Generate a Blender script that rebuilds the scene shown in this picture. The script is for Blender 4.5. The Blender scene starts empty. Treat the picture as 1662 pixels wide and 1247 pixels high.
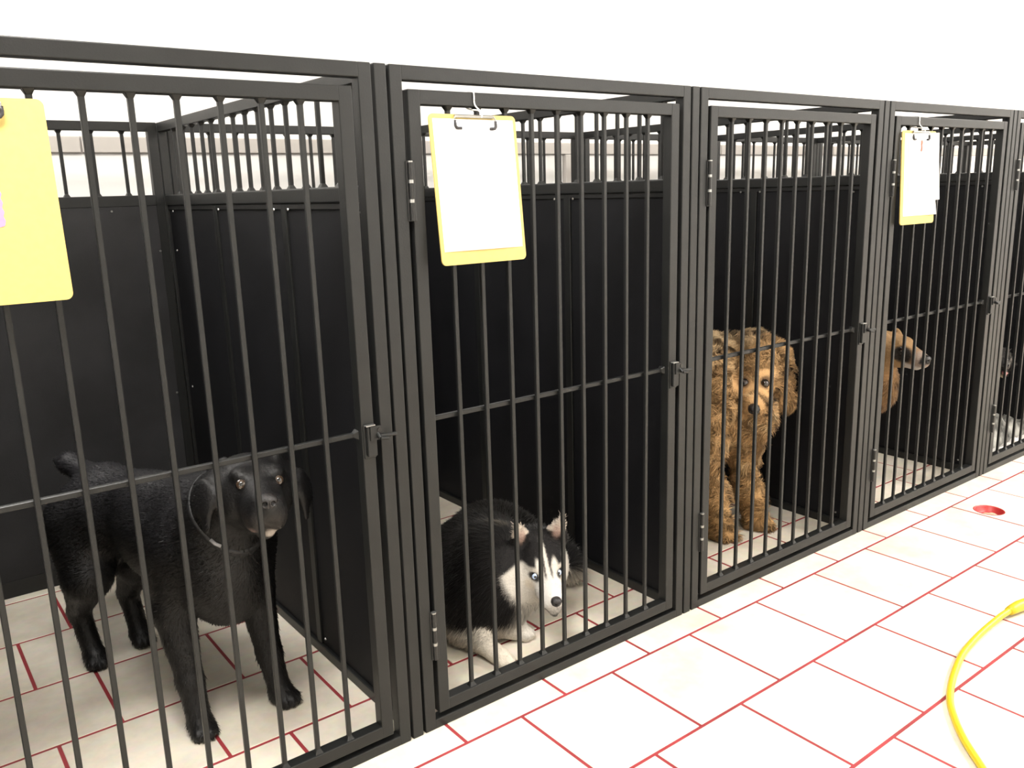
import bpy, bmesh, math, random
import numpy as np
from mathutils import Vector, Matrix

random.seed(7)
rng = np.random.default_rng(7)
scene = bpy.context.scene
COL = scene.collection

# ------------------------------------------------------------------ camera
F_PX, YAW, PITCH, ROLL = 1389.055, 0.6482232, -0.2221682, -0.0286267
CAM = np.array([-0.8970489, -1.5925893, 1.2683899])
fw = np.array([math.sin(YAW)*math.cos(PITCH), math.cos(YAW)*math.cos(PITCH), math.sin(PITCH)])
r0 = np.array([math.cos(YAW), -math.sin(YAW), 0.0])
u0 = np.cross(r0, fw)
rt = r0*math.cos(ROLL) + u0*math.sin(ROLL)
up = -r0*math.sin(ROLL) + u0*math.cos(ROLL)
cd = bpy.data.cameras.new('camera')
cam = bpy.data.objects.new('camera', cd)
COL.objects.link(cam)
cd.sensor_fit = 'HORIZONTAL'
cd.sensor_width = 36.0
cd.lens = F_PX/1662*36.0
cd.clip_start = 0.02
m = Matrix(((rt[0], up[0], -fw[0], CAM[0]), (rt[1], up[1], -fw[1], CAM[1]), (rt[2], up[2], -fw[2], CAM[2]), (0, 0, 0, 1)))
cam.matrix_world = m
scene.camera = cam

# ------------------------------------------------------------------ light and exposure
scene.view_settings.view_transform = 'Standard'
scene.view_settings.look = 'None'
scene.view_settings.gamma = 1.0
scene.view_settings.use_curve_mapping = False
scene.view_settings.exposure = 0.98
world = bpy.data.worlds.new('world')
scene.world = world
world.use_nodes = True
world.node_tree.nodes['Background'].inputs[0].default_value = (1.0, 0.97, 0.93, 1)
world.node_tree.nodes['Background'].inputs[1].default_value = 0.25

def area_light(name, loc, size, power, color=(1, 1, 1), rot=(0, 0, 0)):
    l = bpy.data.lights.new(name, 'AREA')
    l.shape = 'RECTANGLE'
    l.size, l.size_y = size
    l.energy = power
    l.color = color
    o = bpy.data.objects.new(name, l)
    o.location = loc
    o.rotation_euler = rot
    COL.objects.link(o)
    return o

CEIL_Z = 2.95
for lx, ly, pw in ((-0.90, -0.85, 68), (2.8, -2.5, 84), (5.4, -1.9, 92), (8.4, -1.9, 60)):      # ceiling panels over the aisle
    area_light('aisle_ceiling_light', (lx, ly, CEIL_Z-0.03), (1.0, 0.6), pw, (1.0, 0.972, 0.925))
for lx in (-1.2, 2.2, 5.6):                                # added fill strips, unseen, that whiten the rear wall
    area_light('rear_wall_fill', (lx, 1.80, CEIL_Z-0.03), (1.4, 0.12), 14, (1.0, 0.98, 0.96))

# ------------------------------------------------------------------ materials
def new_mat(name):
    mt = bpy.data.materials.new(name)
    mt.use_nodes = True
    return mt, mt.node_tree, mt.node_tree.nodes['Principled BSDF']

def mat(name, color, rough=0.5, metal=0.0, spec=0.5, noise=0.0, nscale=20.0, bump=0.0, bscale=60.0, coat=0.0, color2=None):
    mt, nt, b = new_mat(name)
    b.inputs['Base Color'].default_value = (*color, 1)
    b.inputs['Roughness'].default_value = rough
    b.inputs['Metallic'].default_value = metal
    b.inputs['Specular IOR Level'].default_value = spec
    b.inputs['Coat Weight'].default_value = coat
    tc = nt.nodes.new('ShaderNodeTexCoord')
    if noise > 0 or color2:
        n = nt.nodes.new('ShaderNodeTexNoise')
        n.inputs['Scale'].default_value = nscale
        n.inputs['Detail'].default_value = 6
        nt.links.new(tc.outputs['Object'], n.inputs['Vector'])
        r = nt.nodes.new('ShaderNodeValToRGB')
        c2 = color2 or tuple(max(0, c*(1-noise)) for c in color)
        r.color_ramp.elements[0].position = 0.35
        r.color_ramp.elements[1].position = 0.68
        r.color_ramp.elements[0].color = (*c2, 1)
        r.color_ramp.elements[1].color = (*color, 1)
        nt.links.new(n.outputs['Fac'], r.inputs['Fac'])
        nt.links.new(r.outputs['Color'], b.inputs['Base Color'])
    if bump > 0:
        n2 = nt.nodes.new('ShaderNodeTexNoise')
        n2.inputs['Scale'].default_value = bscale
        n2.inputs['Detail'].default_value = 4
        nt.links.new(tc.outputs['Object'], n2.inputs['Vector'])
        bp = nt.nodes.new('ShaderNodeBump')
        bp.inputs['Strength'].default_value = bump
        bp.inputs['Distance'].default_value = 0.002
        nt.links.new(n2.outputs['Fac'], bp.inputs['Height'])
        nt.links.new(bp.outputs['Normal'], b.inputs['Normal'])
    return mt

M = {}
M['steel'] = mat('black_powder_coated_steel', (0.0095, 0.0100, 0.0098), 0.42, 0, 0.34, noise=0.25, nscale=9, bump=0.12, bscale=240)
M['panel'] = mat('black_panel_sheet', (0.0065, 0.0067, 0.0082), 0.62, 0, 0.18, noise=0.35, nscale=4.5, bump=0.25, bscale=420)
M['rearsheet'] = mat('lit_charcoal_rear_sheet', (0.0185, 0.0185, 0.0200), 0.62, 0, 0.3, noise=0.45, nscale=5, bump=0.3, bscale=420)  # grey sheet, its colour lightened further for the light falling on it
M['hinge'] = mat('dark_hinge_steel', (0.010, 0.010, 0.010), 0.35, 0.2)
M['bright'] = mat('worn_bright_steel', (0.36, 0.36, 0.35), 0.32, 0.9)
M['wall'] = mat('white_wall_paint', (0.90, 0.895, 0.88), 0.75)
M['trim'] = mat('beige_trim_paint', (0.50, 0.47, 0.44), 0.6)
M['grout'] = mat('red_epoxy_grout', (0.32, 0.034, 0.042), 0.55, noise=0.30, nscale=7)
M['board'] = mat('yellow_hardboard', (0.52, 0.39, 0.115), 0.55, noise=0.08, nscale=90)
M['paper'] = mat('white_paper', (0.90, 0.90, 0.90), 0.8)
M['pink'] = mat('pink_paper', (0.42, 0.20, 0.40), 0.8)
M['rubber'] = mat('black_rubber', (0.02, 0.018, 0.02), 0.5)
M['string'] = mat('white_string', (0.82, 0.81, 0.78), 0.7)
M['ink'] = mat('brown_print_ink', (0.30, 0.13, 0.09), 0.8)
M['greyink'] = mat('grey_print_ink', (0.25, 0.25, 0.27), 0.8)
M['cord'] = mat('yellow_cord_jacket', (0.54, 0.40, 0.010), 0.38)
M['drain'] = mat('red_painted_drain', (0.42, 0.030, 0.030), 0.40)
M['debris'] = mat('drain_residue', (0.62, 0.50, 0.34), 0.8, noise=0.6, nscale=60)
M['ceil'] = mat('white_ceiling_paint', (0.88, 0.88, 0.87), 0.8)
M['nose'] = mat('wet_black_nose', (0.014, 0.012, 0.012), 0.30, bump=0.5, bscale=700)
M['eye_dark'] = mat('dark_brown_eye', (0.03, 0.014, 0.008), 0.05, coat=1.0)
M['eye_lab'] = mat('brown_eye', (0.045, 0.028, 0.018), 0.08, coat=1.0)
M['pupil'] = mat('black_pupil', (0.002, 0.002, 0.002), 0.04, coat=1.0)
M['eye_blue'] = mat('ice_blue_iris', (0.50, 0.62, 0.86), 0.08, coat=1.0)
M['rim'] = mat('black_eye_rim', (0.006, 0.005, 0.005), 0.35)
M['tongue'] = mat('pink_tongue', (0.55, 0.22, 0.22), 0.35)
M['collar'] = mat('black_collar_webbing', (0.012, 0.012, 0.013), 0.55)
M['fleece'] = mat('grey_white_fleece', (0.42, 0.41, 0.37), 0.95, color2=(0.045, 0.045, 0.04), nscale=16, bump=0.8, bscale=120)
M['tag'] = mat('grey_collar_slide', (0.30, 0.30, 0.31), 0.4)
M['sheet'] = mat('white_cotton_sheet', (0.66, 0.64, 0.61), 0.9, bump=0.4, bscale=80)

# floor tile: beige stone-look ceramic with soft stains, varied per tile
mt, nt, b = new_mat('beige_ceramic_tile')
geo = nt.nodes.new('ShaderNodeNewGeometry')
oi = nt.nodes.new('ShaderNodeObjectInfo')
n1 = nt.nodes.new('ShaderNodeTexNoise'); n1.inputs['Scale'].default_value = 5.0; n1.inputs['Detail'].default_value = 7; n1.inputs['Roughness'].default_value = 0.62
n2 = nt.nodes.new('ShaderNodeTexNoise'); n2.inputs['Scale'].default_value = 34.0; n2.inputs['Detail'].default_value = 3
nt.links.new(geo.outputs['Position'], n1.inputs['Vector'])
nt.links.new(geo.outputs['Position'], n2.inputs['Vector'])
cr = nt.nodes.new('ShaderNodeValToRGB')
cr.color_ramp.elements[0].position = 0.30; cr.color_ramp.elements[0].color = (0.64, 0.56, 0.44, 1)
cr.color_ramp.elements[1].position = 0.62; cr.color_ramp.elements[1].color = (0.82, 0.75, 0.62, 1)
nt.links.new(n1.outputs['Fac'], cr.inputs['Fac'])
mx = nt.nodes.new('ShaderNodeMix'); mx.data_type = 'RGBA'; mx.blend_type = 'MULTIPLY'
mx.inputs[0].default_value = 0.22
nt.links.new(cr.outputs['Color'], mx.inputs[6]); nt.links.new(n2.outputs['Color'], mx.inputs[7])
hsv = nt.nodes.new('ShaderNodeHueSaturation')
mr = nt.nodes.new('ShaderNodeMapRange'); mr.inputs[3].default_value = 0.95; mr.inputs[4].default_value = 1.05
nt.links.new(oi.outputs['Random'], mr.inputs[0]); nt.links.new(mr.outputs[0], hsv.inputs['Value'])
hsv.inputs['Saturation'].default_value = 0.88
nt.links.new(mx.outputs[2], hsv.inputs['Color']); nt.links.new(hsv.outputs['Color'], b.inputs['Base Color'])
b.inputs['Roughness'].default_value = 0.42
b.inputs['Specular IOR Level'].default_value = 0.4
M['tile'] = mt

def coat_mat(name, rough=0.6, spec=0.3, fur=False, bump=0.0, sheen=0.0):
    mt, nt, b = new_mat(name)
    a = nt.nodes.new('ShaderNodeAttribute'); a.attribute_name = 'coat'
    nt.links.new(a.outputs['Color'], b.inputs['Base Color'])
    b.inputs['Roughness'].default_value = rough
    b.inputs['Specular IOR Level'].default_value = spec
    b.inputs['Sheen Weight'].default_value = sheen
    b.inputs['Sheen Roughness'].default_value = 0.4
    if fur:
        f = nt.nodes.new('ShaderNodeAttribute'); f.attribute_name = 'furnormal'
        nt.links.new(f.outputs['Vector'], b.inputs['Normal'])
    elif bump:
        tc = nt.nodes.new('ShaderNodeTexCoord')
        n2 = nt.nodes.new('ShaderNodeTexNoise'); n2.inputs['Scale'].default_value = 160; n2.inputs['Detail'].default_value = 4
        nt.links.new(tc.outputs['Object'], n2.inputs['Vector'])
        bp = nt.nodes.new('ShaderNodeBump'); bp.inputs['Strength'].default_value = bump; bp.inputs['Distance'].default_value = 0.004
        nt.links.new(n2.outputs['Fac'], bp.inputs['Height']); nt.links.new(bp.outputs['Normal'], b.inputs['Normal'])
    return mt
M['coat_glossy'] = coat_mat('glossy_black_coat', 0.50, 0.32, bump=0.35)
M['coat_glossy_fur'] = coat_mat('glossy_black_fur', 0.45, 0.40, fur=True)
M['coat'] = coat_mat('dog_skin_and_undercoat', 0.7, 0.2, bump=0.6)
M['coat_fur'] = coat_mat('dog_fur', 0.62, 0.22, fur=True, sheen=0.1)

# ------------------------------------------------------------------ helpers
def tag(o, label=None, cat=None, group=None, kind=None):
    if label: o['label'] = label
    if cat: o['category'] = cat
    if group: o['group'] = group
    if kind: o['kind'] = kind
    return o

def link(name, data, parent=None):
    o = bpy.data.objects.new(name, data)
    COL.objects.link(o)
    if parent is not None: o.parent = parent
    return o

def empty(name, loc=(0, 0, 0)):
    o = link(name, None)
    o.location = loc
    o.empty_display_size = 0.1
    return o

def mesh_from_bm(name, bm, material, smooth=False):
    me = bpy.data.meshes.new(name)
    bm.normal_update()
    bm.to_mesh(me); bm.free()
    for x in (material if isinstance(material, (list, tuple)) else [material]):
        me.materials.append(x)
    if smooth:
        me.shade_smooth()
    return me

def add_box(bm, lo, hi, bevel=0.0, seg=1, mi=0):
    x0, y0, z0 = lo; x1, y1, z1 = hi
    vs = [bm.verts.new(p) for p in ((x0, y0, z0), (x1, y0, z0), (x1, y1, z0), (x0, y1, z0), (x0, y0, z1), (x1, y0, z1), (x1, y1, z1), (x0, y1, z1))]
    fs = [bm.faces.new([vs[i] for i in q]) for q in ((0, 3, 2, 1), (4, 5, 6, 7), (0, 1, 5, 4), (1, 2, 6, 5), (2, 3, 7, 6), (3, 0, 4, 7))]
    for f in fs: f.material_index = mi
    if bevel > 0:
        es = list({e for f in fs for e in f.edges})
        bmesh.ops.bevel(bm, geom=es, offset=bevel, segments=seg, affect='EDGES', profile=0.5)

def box_mesh(name, lo, hi, material, bevel=0.0015, seg=1):
    bm = bmesh.new(); add_box(bm, lo, hi, bevel, seg)
    return mesh_from_bm(name, bm, material)

def add_cyl(bm, a, b_, r, n=12, r2=None, mi=0):
    a = Vector(a); b_ = Vector(b_); d = (b_-a)
    q = d.to_track_quat('Z', 'Y').to_matrix()
    r2 = r if r2 is None else r2
    A = [bm.verts.new(a+q @ Vector((math.cos(2*math.pi*i/n)*r, math.sin(2*math.pi*i/n)*r, 0))) for i in range(n)]
    B = [bm.verts.new(b_+q @ Vector((math.cos(2*math.pi*i/n)*r2, math.sin(2*math.pi*i/n)*r2, 0))) for i in range(n)]
    fs = [bm.faces.new((A[i], A[(i+1) % n], B[(i+1) % n], B[i])) for i in range(n)]
    fs += [bm.faces.new(A[::-1]), bm.faces.new(B)]
    for f in fs: f.material_index = mi

def bar_mesh(name, length, half, material, weld=True, axis='z'):
    """square steel bar along +z from the origin, with weld fillets flaring at both ends"""
    bm = bmesh.new()
    rings = [(0, 1.9), (0.004, 1.5), (0.009, 1.0), (length-0.009, 1.0), (length-0.004, 1.5), (length, 1.9)] if weld else [(0, 1), (length, 1)]
    c = 0.28*half
    prev = None
    for z, s in rings:
        h = half*s
        pts = [(h, h-c), (h-c, h), (-h+c, h), (-h, h-c), (-h, -h+c), (-h+c, -h), (h-c, -h), (h, -h+c)]
        if axis == 'z': ring = [bm.verts.new((x, y, z)) for x, y in pts]
        else: ring = [bm.verts.new((z, x, y)) for x, y in pts]
        if prev:
            for i in range(8): bm.faces.new((prev[i], prev[(i+1) % 8], ring[(i+1) % 8], ring[i]))
        else: bm.faces.new(ring[::-1])
        prev = ring
    bm.faces.new(prev)
    bmesh.ops.recalc_face_normals(bm, faces=bm.faces)
    return mesh_from_bm(name, bm, material)

def add_tube_path(bm, pts, r, n=10, cap=True):
    pts = [Vector(p) for p in pts]
    prev = None; first = None
    ref = Vector((0, 0, 1))
    for i, p in enumerate(pts):
        d = (pts[min(i+1, len(pts)-1)]-pts[max(i-1, 0)]).normalized()
        s = d.cross(ref)
        if s.length < 1e-3: s = d.cross(Vector((0, 1, 0)))
        s.normalize(); t = s.cross(d).normalized()
        ri = r[i] if isinstance(r, (list, tuple)) else r
        ring = [bm.verts.new(p+s*math.cos(2*math.pi*k/n)*ri+t*math.sin(2*math.pi*k/n)*ri) for k in range(n)]
        if prev:
            for k in range(n): bm.faces.new((prev[k], prev[(k+1) % n], ring[(k+1) % n], ring[k]))
        else: first = ring
        prev = ring
    if cap:
        bm.faces.new(first[::-1]); bm.faces.new(prev)
    bmesh.ops.recalc_face_normals(bm, faces=bm.faces)

def catmull(pts, n=8):
    pts = [np.array(p, float) for p in pts]
    P = [2*pts[0]-pts[1]]+pts+[2*pts[-1]-pts[-2]]
    out = []
    for i in range(1, len(P)-2):
        for k in range(n):
            t = k/n
            a, b_, c, d = P[i-1:i+3]
            out.append(0.5*((2*b_)+(-a+c)*t+(2*a-5*b_+4*c-d)*t*t+(-a+3*b_-3*c+d)*t**3))
    out.append(P[-2])
    return out

# ------------------------------------------------------------------ room
RX0, RX1, RY0, RY1 = -2.6, 9.5, -3.6, 1.98
TW, TH = 0.30867, 0.3097               # tile pitch along x and y
ROW0 = -0.0908                         # a grout line just in front of the kennels
XA, XB = 0.0776, 0.2405                # joint phases of alternating rows
G = 0.0088                             # grout width
DRAIN = (2.470, -0.206); DR = 0.056
DCELL = None

def tiles():
    for j in range(-11, 6):            # row j spans ROW0 + j*TH .. ROW0+(j+1)*TH
        y0 = ROW0+j*TH
        ph = XA if j % 2 == 0 else XB
        for i in range(-10, 31):
            yield i, j, ph+i*TW, y0
# grout bed: a slab with a round opening for the floor drain
dx0 = None
for i, j, x, y in tiles():
    if x+G < DRAIN[0]-DR and x+TW > DRAIN[0]+DR and y < DRAIN[1] < y+TH: dx0, dy0 = x, y
def ring_plate(bm, x0, y0, x1, y1, z0, z1, c, r, n=32):
    """plate with a round hole"""
    def sq(a):
        ca, sa = math.cos(a), math.sin(a)
        tx = ((x1-c[0]) if ca > 0 else (x0-c[0]))/ca if abs(ca) > 1e-6 else 1e9
        ty = ((y1-c[1]) if sa > 0 else (y0-c[1]))/sa if abs(sa) > 1e-6 else 1e9
        t = min(tx, ty); return (c[0]+ca*t, c[1]+sa*t)
    ang = sorted([2*math.pi*k/n for k in range(n)]+[math.atan2(yy-c[1], xx-c[0]) % (2*math.pi) for xx in (x0, x1) for yy in (y0, y1)])
    O = [sq(a) for a in ang]; I = [(c[0]+math.cos(a)*r, c[1]+math.sin(a)*r) for a in ang]
    ot = [bm.verts.new((*p, z1)) for p in O]; it = [bm.verts.new((*p, z1)) for p in I]
    ob = [bm.verts.new((*p, z0)) for p in O]; ib = [bm.verts.new((*p, z0)) for p in I]
    N = len(ang)
    for k in range(N):
        l = (k+1) % N
        bm.faces.new((ot[k], ot[l], it[l], it[k])[::-1]); bm.faces.new((ot[k], ot[l], ob[l], ob[k]))
        bm.faces.new((it[l], it[k], ib[k], ib[l])); bm.faces.new((ob[k], ob[l], ib[l], ib[k]))
    bmesh.ops.recalc_face_normals(bm, faces=bm.faces)
bm = bmesh.new()
zt = -0.0012
add_box(bm, (RX0, RY0, -0.10), (dx0, RY1, zt)); add_box(bm, (dx0+TW, RY0, -0.10), (RX1, RY1, zt))
add_box(bm, (dx0, RY0, -0.10), (dx0+TW, dy0, zt)); add_box(bm, (dx0, dy0+TH, -0.10), (dx0+TW, RY1, zt))
ring_plate(bm, dx0, dy0, dx0+TW, dy0+TH, -0.10, zt, DRAIN, DR+0.001)
floor = link('floor', mesh_from_bm('floor', bm, M['grout']))
tag(floor, kind='structure')
def tile_geo(bm, x, y, w=TW, h=TH):
    add_box(bm, (x+G/2, y+G/2, zt-0.001), (x+w-G/2, y+h-G/2, 0.0), 0.0012)
bm = bmesh.new(); tile_geo(bm, 0, 0)
tile_me = mesh_from_bm('tile', bm, M['tile'])
rest = bmesh.new()
cnt = 0
for i, j, x, y in tiles():
    if x < RX0 or x+TW > RX1 or y < RY0 or y+TH > RY1+0.1: continue
    near = -1.4 < x < 3.9 and y > -1.75 and y+TH < RY1 and (x-CAM[0])*fw[0]+(y-CAM[1])*fw[1] > 0.3
    if x == dx0 and y == dy0:
        bm = bmesh.new(); ring_plate(bm, x+G/2, y+G/2, x+TW-G/2, y+TH-G/2, zt-0.001, 0.0, DRAIN, DR)
        link('tile', mesh_from_bm('tile_with_drain_hole', bm, M['tile']), floor); cnt += 1
    elif near and cnt < 296:
        o = link('tile', tile_me, floor); o.location = (x, y, 0); cnt += 1
    elif y+TH <= RY1:
        add_box(rest, (x+G/2, y+G/2, zt-0.001), (x+TW-G/2, y+TH-G/2, 0.0))
    else:
        add_box(rest, (x+G/2, y+G/2, zt-0.001), (x+TW-G/2, RY1-0.002, 0.0))
print('tiles', cnt)
tag(link('distant_tiles', mesh_from_bm('distant_tiles', rest, M['tile']), floor), kind='stuff')

def wall(name, lo, hi, mt):
    o = link(name, box_mesh(name, lo, hi, mt, 0)); tag(o, kind='structure'); return o
wall('wall_back', (RX0-0.1, RY1, -0.1), (RX1+0.1, RY1+0.1, CEIL_Z+0.1), M['wall'])
wall('wall_front', (RX0-0.1, RY0-0.1, -0.1), (RX1+0.1, RY0, CEIL_Z+0.1), M['wall'])
wall('wall_left', (RX0-0.1, RY0, -0.1), (RX0, RY1, CEIL_Z+0.1), M['wall'])
wall('wall_right', (RX1, RY0, -0.1), (RX1+0.1, RY1, CEIL_Z+0.1), M['wall'])
wall('ceiling', (RX0, RY0, CEIL_Z), (RX1, RY1, CEIL_Z+0.1), M['ceil'])
# low trim rail along the back wall, in butted lengths, and one flat upright batten
tr = link('trim_1', box_mesh('trim_rail', (RX0, RY1-0.006, 1.448), (RX1, RY1, 1.510), M['trim'], 0)); tag(tr, kind='structure')
for k in range(10):
    xx = RX0+0.02+k*1.21
    link('rail_length', box_mesh('rail_length', (xx, RY1-0.022, 1.450), (min(xx+1.204, RX1-0.01), RY1-0.006, 1.508), M['trim'], 0.002), tr)
ub = link('trim_2', box_mesh('upright_batten', (2.19, RY1-0.03, 0), (2.285, RY1, 1.447), M['trim'], 0.002)); tag(ub, kind='structure')

# floor drain set in its tile
t = empty('floor_drain', (DRAIN[0], DRAIN[1], -0.03))
tag(t, 'round red floor drain cup sunk in a white tile outside the kennels', 'drain')
bm = bmesh.new()
prof = [(DR-0.001, 0.0305), (DR-0.004, 0.0308), (DR-0.006, 0.027), (DR-0.012, 0.010), (DR-0.020, 0.004), (0.004, 0.003)]
prev = None
for r_, z_ in prof:
    ring = [bm.verts.new((r_*math.cos(2*math.pi*k/40), r_*math.sin(2*math.pi*k/40), z_)) for k in range(40)]
    if prev:
        for k in range(40): bm.faces.new((prev[k], prev[(k+1) % 40], ring[(k+1) % 40], ring[k]))
    prev = ring
bm.faces.new(prev)
bmesh.ops.recalc_face_normals(bm, faces=bm.faces)
link('cup', mesh_from_bm('drain_cup', bm, M['drain'], True), t)
bm = bmesh.new()
bmesh.ops.create_icosphere(bm, subdivisions=3, radius=1.0)
for v in bm.verts:
    v.co = Vector((v.co.x*0.040*(1+0.15*math.sin(5*v.co.y)), v.co.y*0.038, v.co.z*0.006*(1+0.5*math.sin(9*v.co.x+3)*math.cos(8*v.co.y))))+Vector((-0.004, -0.012, 0.008))
link('residue', mesh_from_bm('drain_residue', bm, M['debris'], True), t)

# ------------------------------------------------------------------ kennels
P = 0.952          # bay pitch
H = 1.525
D = 1.536
T = 0.0295         # tube width
NB = 6
who = ['black barred steel door and frame in front of the big black labrador', 'black barred steel door and frame in front of the lying husky',
       'black barred steel door and frame in front of the golden curly dog', 'black barred steel door and frame in front of the tan shepherd',
       'black barred steel door and frame of the blanket bay at the right edge', 'black barred steel door and frame hidden beyond the right edge']

# front panel meshes, local origin at the bay's left partition centre on the floor
fx0, fx1 = 0.0205, 0.9315
gx0, gx1 = fx0+T, fx1-T
dx_0, dx_1, dz0, dz1 = 0.0610, 0.8865, 0.0385, 1.4785
dt = 0.0300
def frame_mesh(name, x0, x1, z0, z1, y0, y1, t):
    bm = bmesh.new()
    def quadtube(a, b_, horiz):
        add_box(bm, a, b_, 0.0018, 2)
    add_box(bm, (x0, y0, z0), (x0+t, y1, z1), 0.0022, 2)
    add_box(bm, (x1-t, y0, z0), (x1, y1, z1), 0.0022, 2)
    add_box(bm, (x0+t-0.002, y0+0.0002, z0), (x1-t+0.002, y1-0.0002, z0+(0.0245 if z0 == 0 else t)), 0.0022, 2)
    add_box(bm, (x0+t-0.002, y0+0.0002, z1-t), (x1-t+0.002, y1-0.0002, z1), 0.0022, 2)
    return mesh_from_bm(name, bm, M['steel'])
front_frame = frame_mesh('front_frame', fx0, fx1, 0.0, H, 0.0, T, T)
door_frame = frame_mesh('door_frame', dx_0, dx_1, dz0, dz1, -0.0005, T-0.0005, dt)
door_bar = bar_mesh('door_bar', dz1-dz0-2*dt, 0.0050, M['steel'])
cross_bar = bar_mesh('cross_bar', dx_1-dx_0-2*dt, 0.0055, M['steel'], True, 'x')
# latch: bent plate with an ear and a hole, sliding pin with a turned down handle
def latch_meshes():
    bm = bmesh.new()
    x0 = dx_1-dt+0.003
    add_box(bm, (x0, -0.0045, 0.716), (x0+0.027, -0.0006, 0.792), 0.0012)
    add_box(bm, (x0+0.004, -0.013, 0.722), (x0+0.026, -0.0045, 0.7885), 0.002, 2)
    # ear with rounded end over the gap
    n = 14
    cx, cz, rr = x0+0.030, 0.776, 0.0125
    pts = [(x0+0.010, cz+rr), (x0+0.010, cz-rr-0.006)]+[(cx+rr*math.cos(a), cz-0.003+(rr+0.003)*math.sin(a)) for a in [math.radians(-80+160*k/n) for k in range(n+1)]]
    f = [bm.verts.new((p[0], -0.0165, p[1])) for p in pts]; bk = [bm.verts.new((p[0], -0.0125, p[1])) for p in pts]
    bm.faces.new(f); bm.faces.new(bk[::-1])
    for k in range(len(pts)):
        l = (k+1) % len(pts); bm.faces.new((f[k], bk[k], bk[l], f[l]))
    bmesh.ops.recalc_face_normals(bm, faces=bm.faces)
    plate = mesh_from_bm('latch_plate', bm, M['steel'])
    bm = bmesh.new(); add_cyl(bm, (cx+0.001, -0.0180, cz+0.003), (cx+0.001, -0.0160, cz+0.003), 0.0050, 16)
    hole = mesh_from_bm('latch_hole', bm, M['rim'])
    bm = bmesh.new()
    add_cyl(bm, (cx-0.004, -0.019, cz-0.010), (cx+0.040, -0.019, cz-0.012), 0.0045, 12)
    add_cyl(bm, (cx-0.002, -0.014, cz-0.004), (cx-0.002, -0.026, cz-0.013), 0.0042, 12)
    add_cyl(bm, (cx-0.002, -0.026, cz-0.013), (cx+0.016, -0.027, cz-0.016), 0.0036, 12)
    pin = mesh_from_bm('latch_pin', bm, M['steel'])
    bm = bmesh.new()
    add_box(bm, (x0+0.002, -0.0145, 0.7885), (x0+0.024, -0.001, 0.7915), 0.001)
    wear = mesh_from_bm('worn_edge', bm, M['bright'])
    return plate, hole, pin, wear
LATCH = latch_meshes()
def hinge_meshes():
    bm = bmesh.new()
    add_box(bm, (gx0-0.003, -0.0030, -0.062), (dx_0+0.007, 0.004, 0.062), 0.001)
    add_cyl(bm, (0.0555, -0.005, -0.060), (0.0555, -0.005, 0.060), 0.0052, 12)
    leaf = mesh_from_bm('hinge_leaf', bm, M['hinge'])
    out = [leaf]
    for hh_, rr in ((0.0035, 0.0058), (0.0015, 0.0060)):
        bm = bmesh.new(); add_cyl(bm, (0.0555, -0.005, -hh_), (0.0555, -0.005, hh_), rr, 12)
        out.append(mesh_from_bm('hinge_pin', bm, M['bright']))
    return out
HINGE = hinge_meshes()
def screw_mesh():
    bm = bmesh.new()
    add_cyl(bm, (0, 0, 0), (0, 0, 0.0025), 0.0042, 8, 0.0028)
    return mesh_from_bm('screw', bm, M['bright'])
SCREW = screw_mesh()

for k in range(-1, NB-1):
    t = empty('kennel_door_unit', (k*P, 0, 0))
    tag(t, who[k+1], 'kennel door', 'kennel doors in the row')
    link('frame', front_frame, t)
    d = link('door', door_frame, t)
    for q in range(9):
        o = link('bar', door_bar, d); o.location = (0.1655+q*0.0768, 0.0125, dz0+dt)
    o = link('cross_bar', cross_bar, d); o.location = (dx_0+dt, 0.0245, 0.7665)
    for nm, me in zip(('latch_plate', 'latch_hole', 'latch_pin', 'worn_edge'), LATCH): link(nm, me, d)
    for z in (1.273, 0.247):
        h = link('hinge', HINGE[0], t); h.location = (0, 0, z)
        for z2, hm in ((-0.020, HINGE[1]), (0.020, HINGE[1]), (0.0605, HINGE[2])):
            p_ = link('hinge_pin', hm, h); p_.location = (0, 0, z2)

# partitions: frame of posts and rails, bars above, sheets below
pt = 0.0280
MR0, MR1 = 1.252, 1.288              # mid rail
part_post = box_mesh('partition_post', (-pt/2, 0, 0), (pt/2, T, H), M['steel'], 0.0022, 2)
part_rail = box_mesh('partition_rail', (-pt/2, T, 0), (pt/2, D-T, T), M['steel'], 0.0022, 2)
part_mid = box_mesh('partition_mid_rail', (-pt/2-0.001, T, 0), (pt/2+0.001, D-T, MR1-MR0), M['steel'], 0.004, 3)
ubar = bar_mesh('upper_bar', H-T-MR1, 0.0052, M['steel'])
ystile = (0.505, 1.02)
sheet_edges = [T+0.001, ystile[0]-0.001, ystile[0]+0.032, ystile[1]-0.001, ystile[1]+0.032, D-T-0.001]
def part_sheet(y0, y1):
    return box_mesh('partition_sheet', (-0.0045, y0, T+0.001), (0.0045, y1, MR0-0.001), M['panel'], 0.001)
SHEETS = [part_sheet(sheet_edges[i], sheet_edges[i+1]) for i in (0, 2, 4)]
lip = box_mesh('sheet_channel', (-0.0095, T+0.001, MR0-0.014), (0.0095, D-T-0.001, MR0-0.0005), M['hinge'], 0.001)
plab = ['black steel kennel partition left of the black labrador, mostly outside the frame',
        'black steel kennel partition between the black labrador and the husky',
        'black steel kennel partition between the husky and the curly golden dog',
        'black steel kennel partition between the curly golden dog and the tan shepherd',
        'black steel kennel partition between the tan shepherd and the blanket bay',
        'black steel kennel partition on the far side of the blanket bay',
        'black steel kennel partition at the very end of the row']
stile = box_mesh('partition_stile', (-0.010, 0, T), (0.010, 0.030, MR0), M['steel'], 0.0015)
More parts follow.
